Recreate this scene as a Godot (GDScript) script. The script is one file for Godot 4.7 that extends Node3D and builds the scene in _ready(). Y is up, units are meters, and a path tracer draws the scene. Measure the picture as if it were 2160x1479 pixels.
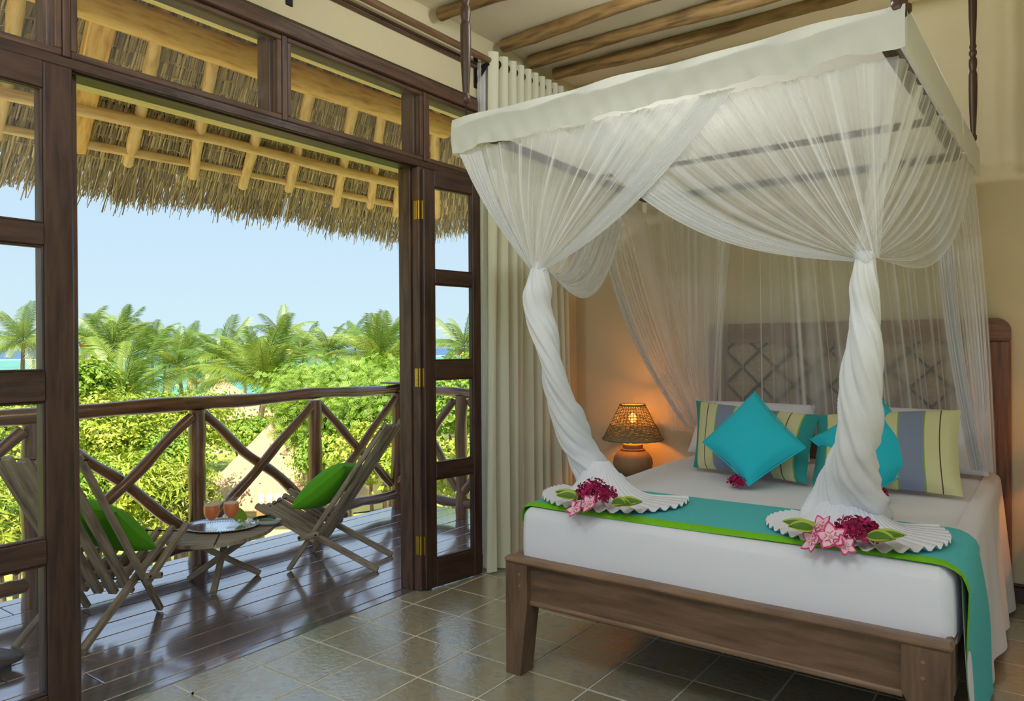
extends Node3D
# A thatched beach-lodge bedroom that opens on a balcony above palms and the sea. x points into the room from the door wall, -z to the headboard wall.

var rng := RandomNumberGenerator.new()
var M := {}


func _ready() -> void:
	rng.seed = 7
	var cam := Camera3D.new()
	cam.name = "camera"
	cam.position = Vector3(2.90367, 1.437, 1.68495)
	cam.rotation_order = EULER_ORDER_YXZ
	cam.rotation = Vector3(-0.0042, 0.6334, -0.0063)
	cam.fov = 50.8
	cam.near = 0.05
	cam.far = 12000.0
	add_child(cam)
	cam.current = true
	var we := WorldEnvironment.new()
	we.name = "environment"
	var e := Environment.new()
	e.background_mode = Environment.BG_SKY
	var sky := Sky.new()
	var sm := ProceduralSkyMaterial.new()
	sm.sky_top_color = Color(0.72, 0.84, 0.99)
	sm.sky_horizon_color = Color(0.84, 0.945, 0.985)
	sm.sky_curve = 0.20
	sm.ground_bottom_color = Color(0.40, 0.45, 0.35)
	sm.ground_horizon_color = Color(0.70, 0.82, 0.85)
	sm.sky_energy_multiplier = 1.0
	sm.energy_multiplier = 1.0
	sky.sky_material = sm
	e.sky = sky
	e.tonemap_mode = Environment.TONE_MAPPER_LINEAR
	e.tonemap_exposure = 1.0
	e.sdfgi_enabled = true
	e.ssao_enabled = true
	e.ssil_enabled = true
	we.environment = e
	add_child(we)
	var sun := DirectionalLight3D.new()
	sun.name = "sun"
	sun.light_color = Color(1.0, 0.95, 0.86)
	sun.light_energy = 3.0
	sun.light_angular_distance = 0.6
	sun.shadow_enabled = true
	sun.sky_mode = DirectionalLight3D.SKY_MODE_LIGHT_ONLY
	add_child(sun)
	sun.look_at_from_position(Vector3(3.4, 9.0, 4.2), Vector3.ZERO)
	materials()
	shell()
	fill_lamps()
	floor_tiles()
	deck()
	roof()
	doors()
	railing()
	bed()
	canopy()
	nets()
	bedding()
	bedside()
	curtains()
	balcony_furniture()
	table_things()
	flowers()
	outdoors()


# ------------------------------------------------------------------ mesh building
class MB:
	var P := PackedVector3Array()
	var N := PackedVector3Array()
	var U := PackedVector2Array()
	var I := PackedInt32Array()

	func quad(a: Vector3, b: Vector3, c: Vector3, d: Vector3, ua := Vector2(0, 0), ub := Vector2(1, 0), uc := Vector2(1, 1), ud := Vector2(0, 1)) -> void:
		var n := (b - a).cross(c - a)
		if n.length_squared() < 1e-16:
			n = (c - a).cross(d - a)
		n = n.normalized()
		var k := P.size()
		P.append_array([a, b, c, d])
		N.append_array([n, n, n, n])
		U.append_array([ua, ub, uc, ud])
		I.append_array([k, k + 2, k + 1, k, k + 3, k + 2])

	func tri(a: Vector3, b: Vector3, c: Vector3, ua := Vector2(0, 0), ub := Vector2(1, 0), uc := Vector2(0.5, 1)) -> void:
		var n := (b - a).cross(c - a).normalized()
		var k := P.size()
		P.append_array([a, b, c])
		N.append_array([n, n, n])
		U.append_array([ua, ub, uc])
		I.append_array([k, k + 2, k + 1])

	# nu points per row, nv rows; outside is (row direction) x (column direction)
	func grid(pts: PackedVector3Array, nu: int, nv: int, uvs: PackedVector2Array, wrap := false) -> void:
		var k := P.size()
		for j in nv:
			var j0 := maxi(j - 1, 0) * nu
			var j1 := mini(j + 1, nv - 1) * nu
			var row := j * nu
			for i in nu:
				var i0 := i - 1
				var i1 := i + 1
				if wrap:
					i0 = nu - 2 if i == 0 else i - 1
					i1 = 1 if i == nu - 1 else i + 1
				else:
					i0 = maxi(i0, 0)
					i1 = mini(i1, nu - 1)
				var n := (pts[row + i1] - pts[row + i0]).cross(pts[j1 + i] - pts[j0 + i])
				N.append(n.normalized() if n.length_squared() > 1e-20 else Vector3.UP)
		P.append_array(pts)
		U.append_array(uvs)
		for j in nv - 1:
			for i in nu - 1:
				var a := k + j * nu + i
				I.append_array([a, a + nu + 1, a + 1, a, a + nu, a + nu + 1])

	func box(xf: Transform3D, s: Vector3, b := 0.003, off := Vector2.ZERO) -> void:
		var h := s * 0.5
		b = minf(b, minf(h.x, minf(h.y, h.z)) * 0.9)
		var long := 0
		if s.y >= s.x and s.y >= s.z:
			long = 1
		elif s.z >= s.x and s.z >= s.y:
			long = 2
		for ax in 3:
			for sg: float in [-1.0, 1.0]:
				var a1 := (ax + 1) % 3
				var a2 := (ax + 2) % 3
				var c: Array[Vector3] = []
				for q in [[-1, -1], [1, -1], [1, 1], [-1, 1]]:
					var v := Vector3.ZERO
					v[ax] = sg * h[ax]
					v[a1] = q[0] * (h[a1] - b)
					v[a2] = q[1] * (h[a2] - b)
					c.append(v)
				if sg < 0:
					c.reverse()
				face(xf, c, ax, a1, a2, long, off)
		if b < 0.0005:
			return
		for ax in 3:
			var a1 := (ax + 1) % 3
			var a2 := (ax + 2) % 3
			for s1: float in [-1.0, 1.0]:
				for s2: float in [-1.0, 1.0]:
					var c: Array[Vector3] = []
					for q in [[-1, 0], [1, 0], [1, 1], [-1, 1]]:
						var v := Vector3.ZERO
						v[ax] = q[0] * (h[ax] - b)
						v[a1] = s1 * (h[a1] - (b if q[1] == 0 else 0.0))
						v[a2] = s2 * (h[a2] - (0.0 if q[1] == 0 else b))
						c.append(v)
					var n := (c[1] - c[0]).cross(c[2] - c[0])
					if n[a1] * s1 + n[a2] * s2 < 0:
						c.reverse()
					face(xf, c, a2, ax, a1, long, off)
		for sx: float in [-1.0, 1.0]:
			for sy: float in [-1.0, 1.0]:
				for sz: float in [-1.0, 1.0]:
					var p0 := Vector3(sx * h.x, sy * (h.y - b), sz * (h.z - b))
					var p1 := Vector3(sx * (h.x - b), sy * h.y, sz * (h.z - b))
					var p2 := Vector3(sx * (h.x - b), sy * (h.y - b), sz * h.z)
					if sx * sy * sz > 0:
						tri(xf * p0, xf * p1, xf * p2)
					else:
						tri(xf * p0, xf * p2, xf * p1)

	func face(xf: Transform3D, c: Array[Vector3], ax: int, a1: int, a2: int, long: int, off: Vector2) -> void:
		var u := a1
		var w := a2
		if a1 == long:
			u = a2
			w = a1
		var t: Array[Vector2] = []
		for v in c:
			t.append(Vector2(v[u] + v[ax] * 0.7, v[w]) + off)
		quad(xf * c[0], xf * c[1], xf * c[2], xf * c[3], t[0], t[1], t[2], t[3])

	func bb(lo: Vector3, hi: Vector3, b := 0.003, off := Vector2.ZERO) -> void:
		box(Transform3D(Basis(), (lo + hi) * 0.5), (hi - lo).abs(), b, off)

	func bar(a: Vector3, b: Vector3, w: float, h: float, side := Vector3.ZERO, bev := 0.003, off := Vector2.ZERO) -> void:
		var t := (b - a).normalized()
		var s := side
		if s == Vector3.ZERO:
			s = t.cross(Vector3.UP)
			if s.length() < 0.01:
				s = Vector3.RIGHT
		s = (s - t * s.dot(t)).normalized()
		box(Transform3D(Basis(s, t, s.cross(t)), (a + b) * 0.5), Vector3(w, (b - a).length(), h), bev, off)

	func tube(path: Array, rad: Array, n := 10, caps := true, squash := 1.0, off := Vector2.ZERO) -> void:
		var m := path.size()
		var pts := PackedVector3Array()
		var uvs := PackedVector2Array()
		var t0: Vector3 = (path[1] - path[0]).normalized()
		var a := t0.cross(Vector3.UP)
		if a.length() < 0.1:
			a = t0.cross(Vector3.RIGHT)
		a = a.normalized()
		var along := 0.0
		var first := PackedVector3Array()
		var last := PackedVector3Array()
		for j in m:
			var t: Vector3 = (path[mini(j + 1, m - 1)] - path[maxi(j - 1, 0)]).normalized()
			a = (a - t * a.dot(t)).normalized()
			var b := t.cross(a)
			if j > 0:
				along += (path[j] - path[j - 1]).length()
			for i in n + 1:
				var g := TAU * i / n
				var p: Vector3 = path[j] + (a * cos(g) + b * sin(g) * squash) * rad[j]
				pts.append(p)
				uvs.append(Vector2(g * rad[0], along) + off)
				if j == 0 and i < n:
					first.append(p)
				if j == m - 1 and i < n:
					last.append(p)
		grid(pts, n + 1, m, uvs, true)
		if caps:
			for i in n:
				tri(path[0], first[(i + 1) % n], first[i], off, off + Vector2(0.02, 0), off + Vector2(0, 0.02))
				tri(path[m - 1], last[i], last[(i + 1) % n], off, off + Vector2(0.02, 0), off + Vector2(0, 0.02))

	# profile of (radius, height) pairs from bottom to top
	func lathe(prof: Array, n: int, xf := Transform3D(), sx := 1.0, rib := 0.0, ribs := 0) -> void:
		var pts := PackedVector3Array()
		var uvs := PackedVector2Array()
		for j in prof.size():
			for i in n + 1:
				var g := TAU * i / n
				var r: float = prof[j].x * (1.0 + rib * cos(g * ribs))
				pts.append(xf * Vector3(cos(g) * r * sx, prof[j].y, -sin(g) * r))
				uvs.append(Vector2(float(i) / n, prof[j].y))
		grid(pts, n + 1, prof.size(), uvs, true)

	func mesh(mat: Material) -> ArrayMesh:
		var arr := []
		arr.resize(Mesh.ARRAY_MAX)
		arr[Mesh.ARRAY_VERTEX] = P
		arr[Mesh.ARRAY_NORMAL] = N
		arr[Mesh.ARRAY_TEX_UV] = U
		arr[Mesh.ARRAY_INDEX] = I
		var m := ArrayMesh.new()
		m.add_surface_from_arrays(Mesh.PRIMITIVE_TRIANGLES, arr)
		m.surface_set_material(0, mat)
		return m


func numbered(called: String, parent: Node) -> String:
	if not parent.has_node(NodePath(called)):
		return called
	var k: int = parent.get_meta("_n_" + called, 0) + 1
	while parent.has_node(NodePath("%s_%03d" % [called, k])):
		k += 1
	parent.set_meta("_n_" + called, k)
	return "%s_%03d" % [called, k]


func thing(called: String, label: String, category: String, at := Vector3.ZERO, turn := 0.0, group := "") -> Node3D:
	var o := Node3D.new()
	o.name = numbered(called, self)
	add_child(o, true)
	o.position = at
	o.rotation.y = turn
	tag(o, label, category, group)
	return o


func tag(o: Node3D, label: String, category: String, group := "") -> Node3D:
	o.set_meta("label", label)
	o.set_meta("category", category)
	if group:
		o.set_meta("group", group)
	return o


# a part built in its parent's own axes
func part(called: String, mb: MB, mat: Material, parent: Node3D, label := "") -> MeshInstance3D:
	return inst(called, mb.mesh(mat), parent, label)


func inst(called: String, mesh: Mesh, parent: Node3D, label := "") -> MeshInstance3D:
	var o := MeshInstance3D.new()
	o.name = numbered(called, parent)
	o.mesh = mesh
	o.cast_shadow = GeometryInstance3D.SHADOW_CASTING_SETTING_ON
	parent.add_child(o, true)
	if label:
		o.set_meta("label", label)
	return o


# a part built in world coordinates
func wpart(called: String, mb: MB, mat: Material, parent: Node3D, label := "") -> MeshInstance3D:
	var o := part(called, mb, mat, parent, label)
	o.transform = parent.global_transform.affine_inverse()
	return o


func structure(called: String, label: String, category := "") -> Node3D:
	var o := Node3D.new()
	o.name = numbered(called, self)
	add_child(o, true)
	o.set_meta("kind", "structure")
	if label:
		o.set_meta("label", label)
	if category:
		o.set_meta("category", category)
	return o


func roff() -> Vector2:
	return Vector2(rng.randf() * 7.0, rng.randf() * 7.0)


func scatter(called: String, mesh: Mesh, xfs: Array, cols: Array, parent: Node3D) -> MultiMeshInstance3D:
	var mm := MultiMesh.new()
	mm.transform_format = MultiMesh.TRANSFORM_3D
	mm.use_colors = cols.size() > 0
	mm.mesh = mesh
	mm.instance_count = xfs.size()
	for i in xfs.size():
		mm.set_instance_transform(i, xfs[i])
		if cols.size():
			mm.set_instance_color(i, cols[i])
	var o := MultiMeshInstance3D.new()
	o.name = numbered(called, parent)
	o.multimesh = mm
	parent.add_child(o, true)
	o.set_meta("kind", "stuff")
	return o


# a crooked pole through the given points
func pole(mb: MB, a: Vector3, b: Vector3, r0: float, r1: float, wob := 0.012, n := 10, m := 14, knots := 0.06) -> void:
	var path := []
	var rad := []
	var p1 := rng.randf() * TAU
	var p2 := rng.randf() * TAU
	var t := (b - a).normalized()
	var s := t.cross(Vector3.UP)
	if s.length() < 0.1:
		s = t.cross(Vector3.RIGHT)
	s = s.normalized()
	var w := s.cross(t)
	for j in m:
		var f := float(j) / (m - 1)
		var e := sin(PI * f)
		path.append(a.lerp(b, f) + s * wob * e * sin(f * 7.0 + p1) + w * wob * e * sin(f * 9.0 + p2))
		rad.append(lerpf(r0, r1, f) * (1.0 + knots * sin(f * 23.0 + p2) + rng.randf_range(-knots, knots) * 0.6))
	mb.tube(path, rad, n, true, 1.0, roff())


# ------------------------------------------------------------------ materials
func noise_tex(freq: float, ramp: Array, w := 512, h := 512, seed_n := 1, oct := 4, normal := false, bump := 4.0, kind := FastNoiseLite.TYPE_SIMPLEX_SMOOTH) -> NoiseTexture2D:
	var t := NoiseTexture2D.new()
	t.width = w
	t.height = h
	t.seamless = true
	var n := FastNoiseLite.new()
	n.noise_type = kind
	n.frequency = freq
	n.seed = seed_n
	n.fractal_octaves = oct
	t.noise = n
	if ramp.size():
		var g := Gradient.new()
		var offs := PackedFloat32Array()
		var cols := PackedColorArray()
		for k in ramp.size():
			offs.append(float(k) / (ramp.size() - 1))
			cols.append(ramp[k])
		g.offsets = offs
		g.colors = cols
		t.color_ramp = g
	if normal:
		t.as_normal_map = true
		t.bump_strength = bump
	return t


func mat(c: Color, rough := 0.8, metal := 0.0) -> StandardMaterial3D:
	var m := StandardMaterial3D.new()
	m.albedo_color = c
	m.roughness = rough
	m.metallic = metal
	return m


func wood(a: Color, b: Color, c: Color, rough: float, seed_n: int, sc := Vector3(3.0, 0.35, 1), bump := 2.0) -> StandardMaterial3D:
	var m := mat(Color.WHITE, rough)
	m.albedo_texture = noise_tex(0.012, [a, b, c, b], 512, 512, seed_n, 5)
	m.uv1_scale = sc
	m.normal_enabled = true
	m.normal_texture = M.grain
	m.normal_scale = bump * 0.25
	return m


func tri_mat(tex: Texture2D, rough: float, sc: float, nrm: Texture2D = null, ns := 0.5) -> StandardMaterial3D:
	var m := mat(Color.WHITE, rough)
	m.albedo_texture = tex
	m.uv1_triplanar = true
	m.uv1_world_triplanar = true
	m.uv1_scale = Vector3.ONE * sc
	if nrm:
		m.normal_enabled = true
		m.normal_texture = nrm
		m.normal_scale = ns
	return m


func leaf_mat(c: Color) -> StandardMaterial3D:
	var m := mat(c, 0.5)
	m.vertex_color_use_as_albedo = true
	m.backlight_enabled = true
	m.backlight = Color(0.8, 0.8, 0.5)
	return m


func net_mat(seed_n: int, lo: float, hi: float, tint := Color(0.96, 0.96, 0.97)) -> StandardMaterial3D:
	var r := RandomNumberGenerator.new()
	r.seed = seed_n
	var w := 1024
	var a := PackedFloat32Array()
	a.resize(w)
	a.fill(lo)
	for k in 46:   # gathered folds: bands where the net lies double or deeper
		var c := r.randf() * w
		var half := r.randf_range(1.5, 5.0) if k % 3 else r.randf_range(8.0, 26.0)
		var up := r.randf_range(0.25, 0.9) * (hi - lo) if k % 3 else r.randf_range(0.08, 0.4) * (hi - lo)
		for i in range(int(c - half * 2), int(c + half * 2)):
			var q := (i - c) / half
			a[posmod(i, w)] += up * exp(-q * q * 1.5)
	var img := Image.create(w, 4, false, Image.FORMAT_RGBA8)
	for i in w:
		for j in 4:
			img.set_pixel(i, j, Color(tint.r, tint.g, tint.b, minf(a[i], hi)))
	var m := mat(Color.WHITE, 0.9)
	m.albedo_texture = ImageTexture.create_from_image(img)
	m.transparency = BaseMaterial3D.TRANSPARENCY_ALPHA
	m.backlight_enabled = true
	m.backlight = Color(0.8, 0.8, 0.8)
	m.cull_mode = BaseMaterial3D.CULL_DISABLED
	return m


func cloth(c: Color, seed_n := 3, weave := 60.0, ns := 0.25) -> StandardMaterial3D:
	var m := mat(c, 0.92)
	m.normal_enabled = true
	m.normal_texture = M.weave
	m.uv1_scale = Vector3(weave * 0.1, weave * 0.1, 1)
	m.normal_scale = ns
	m.rim_enabled = true
	m.rim = 0.15
	return m


func materials() -> void:
	M.grain = noise_tex(0.02, [], 512, 512, 5, 5, true, 3.0)
	M.weave = noise_tex(0.25, [], 256, 256, 9, 2, true, 3.0)
	M.pits = noise_tex(0.035, [], 512, 512, 21, 5, true, 5.0)
	M.plaster_n = noise_tex(0.012, [], 512, 512, 31, 4, true, 2.0)
	M.plaster = tri_mat(noise_tex(0.006, [Color(0.79, 0.74, 0.62), Color(0.84, 0.79, 0.66), Color(0.81, 0.765, 0.64)], 256, 256, 2), 0.9, 0.4, M.plaster_n, 0.25)
	M.ceiling = tri_mat(noise_tex(0.006, [Color(0.86, 0.83, 0.76), Color(0.90, 0.87, 0.80)], 256, 256, 4), 0.9, 0.4, M.plaster_n, 0.25)
	M.dark = wood(Color(0.17, 0.115, 0.095), Color(0.235, 0.155, 0.125), Color(0.29, 0.20, 0.155), 0.42, 11)
	M.beam = wood(Color(0.22, 0.15, 0.12), Color(0.31, 0.215, 0.17), Color(0.38, 0.275, 0.215), 0.5, 12)
	M.bed = wood(Color(0.26, 0.19, 0.15), Color(0.37, 0.28, 0.215), Color(0.46, 0.35, 0.27), 0.45, 13, Vector3(2.2, 0.3, 1))
	M.bedlight = wood(Color(0.38, 0.29, 0.22), Color(0.48, 0.37, 0.285), Color(0.56, 0.44, 0.34), 0.4, 14, Vector3(2.2, 0.3, 1))
	M.pole = wood(Color(0.30, 0.22, 0.13), Color(0.48, 0.37, 0.22), Color(0.58, 0.46, 0.28), 0.65, 15, Vector3(4, 0.5, 1))
	M.turned = wood(Color(0.17, 0.12, 0.09), Color(0.26, 0.18, 0.13), Color(0.32, 0.23, 0.17), 0.4, 16)
	M.rod = wood(Color(0.33, 0.24, 0.17), Color(0.44, 0.33, 0.24), Color(0.50, 0.38, 0.28), 0.45, 17)
	M.log = wood(Color(0.74, 0.53, 0.24), Color(0.88, 0.68, 0.32), Color(0.93, 0.77, 0.44), 0.55, 18, Vector3(3.0, 0.5, 1))
	M.rafter = wood(Color(0.76, 0.62, 0.38), Color(0.88, 0.73, 0.48), Color(0.92, 0.79, 0.56), 0.6, 19, Vector3(3.0, 0.5, 1))
	M.pale = wood(Color(0.90, 0.80, 0.50), Color(0.96, 0.88, 0.60), Color(0.97, 0.91, 0.68), 0.7, 20, Vector3(3.0, 0.4, 1))
	M.rail = wood(Color(0.29, 0.19, 0.13), Color(0.40, 0.27, 0.19), Color(0.50, 0.34, 0.24), 0.28, 22)
	M.rail.clearcoat_enabled = true
	M.rail.clearcoat = 0.7
	M.rail.clearcoat_roughness = 0.2
	M.teak = wood(Color(0.38, 0.33, 0.275), Color(0.55, 0.49, 0.41), Color(0.66, 0.60, 0.51), 0.6, 23, Vector3(5.0, 0.5, 1))
	M.deck = wood(Color(0.52, 0.475, 0.49), Color(0.61, 0.565, 0.58), Color(0.68, 0.635, 0.66), 0.15, 24, Vector3(2.6, 0.25, 1), 0.4)
	M.deck2 = wood(Color(0.55, 0.495, 0.50), Color(0.64, 0.585, 0.59), Color(0.70, 0.65, 0.67), 0.17, 25, Vector3(2.6, 0.25, 1), 0.4)
	for m: StandardMaterial3D in [M.deck, M.deck2]:
		m.metallic_specular = 1.0
		m.metallic = 0.7
		m.clearcoat_enabled = true
		m.clearcoat = 1.0
		m.clearcoat_roughness = 0.09
	M.lattice = wood(Color(0.16, 0.11, 0.09), Color(0.22, 0.15, 0.12), Color(0.27, 0.19, 0.15), 0.5, 26)
	M.headboard = wood(Color(0.32, 0.19, 0.13), Color(0.42, 0.26, 0.18), Color(0.50, 0.33, 0.23), 0.4, 27, Vector3(4, 0.3, 1))
	M.cane = tri_mat(noise_tex(0.05, [Color(0.54, 0.45, 0.35), Color(0.66, 0.57, 0.45), Color(0.72, 0.63, 0.51)], 256, 256, 6), 0.7, 2.5)
	M.thatch = mat(Color.WHITE, 0.9)
	M.thatch.vertex_color_use_as_albedo = true
	M.thatch_back = tri_mat(noise_tex(0.03, [Color(0.30, 0.25, 0.16), Color(0.42, 0.35, 0.23)], 256, 256, 8), 0.95, 2.0)
	M.cord = mat(Color(0.74, 0.66, 0.44), 0.9)
	M.thatch_roof = tri_mat(noise_tex(0.05, [Color(0.66, 0.52, 0.38), Color(0.84, 0.69, 0.53), Color(0.92, 0.79, 0.62)], 512, 512, 28, 5), 0.95, 0.8, M.pits, 1.2)
	M.grout = mat(Color(0.90, 0.89, 0.82), 0.8)
	M.tiles = []
	for k in 4:
		var t := mat(Color.WHITE, 0.2)
		t.metallic_specular = 1.0
		t.metallic = 0.2
		t.clearcoat_enabled = true
		t.clearcoat = 0.8
		t.clearcoat_roughness = 0.2
		var base: Color = [Color(0.705, 0.69, 0.61), Color(0.735, 0.705, 0.61), Color(0.69, 0.685, 0.625), Color(0.725, 0.715, 0.64)][k]
		t.albedo_texture = noise_tex(0.008, [base.darkened(0.14), base, base.lerp(Color(0.68, 0.58, 0.38), 0.35), base.lightened(0.08)], 512, 512, 40 + k, 6)
		t.normal_enabled = true
		t.normal_texture = M.pits
		t.normal_scale = 0.22
		t.uv1_scale = Vector3(1.4, 1.4, 1)
		M.tiles.append(t)
	var glass := mat(Color(1, 1, 1, 0.03), 0.02)
	glass.transparency = BaseMaterial3D.TRANSPARENCY_ALPHA
	glass.metallic_specular = 0.06
	M.glass = glass
	M.brass = mat(Color(0.80, 0.66, 0.28), 0.35, 1.0)
	M.iron = mat(Color(0.16, 0.15, 0.15), 0.5, 0.7)
	M.silver = mat(Color(0.86, 0.87, 0.88), 0.16, 1.0)
	M.sheet = cloth(Color(0.885, 0.885, 0.92), 1, 60, 0.08)
	M.satin = cloth(Color(0.88, 0.88, 0.87), 2, 60, 0.08)
	M.satin.backlight_enabled = true
	M.satin.backlight = Color(0.85, 0.85, 0.83)
	M.white = cloth(Color(0.90, 0.90, 0.93), 2, 60, 0.08)
	M.turq = cloth(Color(0.30, 0.74, 0.76), 3, 40, 0.4)
	M.turq2 = cloth(Color(0.13, 0.74, 0.81), 3, 40, 0.3)
	M.lime = cloth(Color(0.45, 0.75, 0.06), 3, 40, 0.4)
	M.lime2 = cloth(Color(0.36, 0.68, 0.06), 3, 40, 0.3)
	M.curtain = cloth(Color(0.88, 0.87, 0.78), 4, 40, 0.15)
	M.curtain.backlight_enabled = true
	M.curtain.backlight = Color(0.5, 0.5, 0.42)
	M.net_a = net_mat(3, 0.34, 0.95)
	M.net_b = net_mat(5, 0.34, 0.95)
	M.net_c = net_mat(8, 0.27, 0.92, Color(0.93, 0.92, 0.91))
	M.net_d = net_mat(11, 0.72, 0.98)
	M.sheer = net_mat(14, 0.45, 0.9)
	M.leaf = leaf_mat(Color.WHITE)
	M.bark = tri_mat(noise_tex(0.03, [Color(0.42, 0.35, 0.28), Color(0.60, 0.52, 0.43)], 256, 256, 33), 0.9, 1.0)


# ------------------------------------------------------------------ the room
func shell() -> void:
	var w := structure("wall_left", "cream plaster wall above and beside the balcony doors")
	var mb := MB.new()
	mb.bb(Vector3(-0.46, 3.06, -3.29), Vector3(-0.12, 3.6, 5.0), 0)
	mb.bb(Vector3(-0.32, 0, -3.29), Vector3(-0.12, 3.03, -2.24), 0)
	mb.bb(Vector3(-0.32, 0, 1.02), Vector3(-0.12, 3.03, 5.0), 0)
	mb.bb(Vector3(-0.32, -0.3, -3.29), Vector3(-0.12, 0, -2.24), 0)
	wpart("plaster", mb, M.plaster, w)
	w = structure("wall_back", "cream plaster wall behind the bed and its headboard")
	mb = MB.new()
	mb.bb(Vector3(-0.32, -0.3, -3.5), Vector3(5.2, 3.6, -3.29), 0)
	wpart("plaster", mb, M.plaster, w)
	# unseen walls behind and right of the camera; wide openings added to admit daylight
	w = structure("wall_front", "cream plaster wall out of view, with a wide opening added to admit daylight")
	mb = MB.new()
	mb.bb(Vector3(-0.32, -0.3, 5.0), Vector3(0.3, 3.6, 5.2), 0)
	mb.bb(Vector3(4.6, -0.3, 5.0), Vector3(5.2, 3.6, 5.2), 0)
	mb.bb(Vector3(0.3, 2.9, 5.0), Vector3(4.6, 3.6, 5.2), 0)
	wpart("plaster", mb, M.plaster, w)
	w = structure("wall_right", "cream plaster side wall out of view, with a wide opening added to admit daylight")
	mb = MB.new()
	mb.bb(Vector3(5.0, -0.3, -3.5), Vector3(5.2, 3.6, -0.6), 0)
	mb.bb(Vector3(5.0, -0.3, 4.6), Vector3(5.2, 3.6, 5.2), 0)
	mb.bb(Vector3(5.0, 2.9, -0.6), Vector3(5.2, 3.6, 4.6), 0)
	wpart("plaster", mb, M.plaster, w)
	w = structure("ceiling", "cream plaster ceiling between the round poles")
	mb = MB.new()
	mb.bb(Vector3(-0.32, 3.48, -3.5), Vector3(5.2, 3.62, 5.2), 0)
	wpart("plaster", mb, M.ceiling, w)
	var i := 0
	for z: float in [-2.87, -2.58, -2.24, -1.64, -1.10, -0.55, 0.0, 0.6, 1.2, 1.8, 2.4, 3.0, 3.6, 4.2]:
		mb = MB.new()
		pole(mb, Vector3(-0.035 - 0.02 * (i % 2), 3.435, z), Vector3(4.99, 3.437 + 0.01 * (i % 3), z + [-0.05, 0.03, 0.06, -0.04][i % 4]), 0.043, 0.047, 0.028, 12, 60, 0.10)
		var o := wpart("ceiling_pole", mb, M.pole, w)
		i += 1
	# dark wooden baseboard along the headboard wall
	w = structure("baseboard_back", "dark wooden baseboard of the headboard wall")
	mb = MB.new()
	mb.bb(Vector3(-0.12, 0, -3.29), Vector3(5.0, 0.085, -3.268), 0.004)
	mb.bb(Vector3(-0.12, 0.085, -3.29), Vector3(5.0, 0.105, -3.276), 0.006)
	wpart("board", mb, M.dark, w)


func fill_lamps() -> void:
	fill_dome_lamp(Vector3(1.5, 3.34, -1.5), 1.3, "added white dome fill lamp on the ceiling above the canopy, out of view")
	fill_lantern(Vector3(1.5, 0, 3.7), "added paper fill lantern standing out of view across the room from the bed, nearer the balcony doors")
	fill_lantern(Vector3(4.1, 0, 3.2), "added paper fill lantern standing out of view across the room from the bed, farther from the balcony doors")
	# two added globe lamps, out of view, give the room fill light
	for k in 2:
		var at: Vector3 = [Vector3(2.5, 2.98, 1.3), Vector3(0.9, 2.98, 1.35)][k]
		var t := thing("added_pendant_lamp", ["white paper globe lamp hanging before the bed's foot as added fill light, farther from the doors", "white paper globe lamp hanging before the bed's foot as added fill light, beside the doors"][k], "lamp", at)
		var mb := MB.new()
		var prof := []
		for j in 15:
			var a := -PI / 2 + PI * j / 14
			prof.append(Vector2(0.24 * cos(a) + 0.0005, 0.24 * sin(a)))
		mb.lathe(prof, 24)
		var gm := mat(Color(0.95, 0.93, 0.88), 0.9)
		gm.emission_enabled = true
		gm.emission = Color(0.96, 0.97, 1.0)
		gm.emission_energy_multiplier = 1.5
		part("globe", mb, gm, t)
		mb = MB.new()
		mb.tube([Vector3(0, 0.235, 0), Vector3(0, 3.48 - at.y, 0)], [0.006, 0.006], 6)
		part("cord", mb, M.iron, t)
		var l := OmniLight3D.new()
		l.name = "globe_fill_light"
		l.light_color = Color(0.89, 0.94, 1.0)
		l.light_energy = 1.15
		l.light_size = 0.24
		l.omni_range = 14.0
		l.omni_attenuation = 2.0
		l.shadow_enabled = true
		t.add_child(l)


func fill_lantern(at: Vector3, label: String) -> void:  # added fill lantern, out of view, sends low light under the bed
	var t := thing("fill_lantern", label, "lamp", at)
	var mb := MB.new()
	var prof := []
	for j in 15:
		var a := -PI / 2 + PI * j / 14
		prof.append(Vector2(0.19 * cos(a) + 0.0005, 1.25 + 0.30 * sin(a)))
	mb.lathe(prof, 24)
	var gm := mat(Color(0.95, 0.93, 0.88), 0.9)
	gm.emission_enabled = true
	gm.emission = Color(0.96, 0.97, 1.0)
	gm.emission_energy_multiplier = 1.2
	part("paper_shade", mb, gm, t)
	mb = MB.new()
	mb.lathe([Vector2(0.001, 0), Vector2(0.15, 0), Vector2(0.15, 0.02), Vector2(0.015, 0.03), Vector2(0.012, 0.96), Vector2(0.001, 0.96)], 20)
	part("stand", mb, M.turned, t)
	var l := OmniLight3D.new()
	l.name = "lantern_fill_light"
	l.position = Vector3(0, 1.25, 0)
	l.light_color = Color(0.89, 0.94, 1.0)
	l.light_energy = 4.2
	l.light_size = 0.18
	l.omni_range = 14.0
	l.omni_attenuation = 2.0
	l.shadow_enabled = true
	t.add_child(l)


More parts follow.
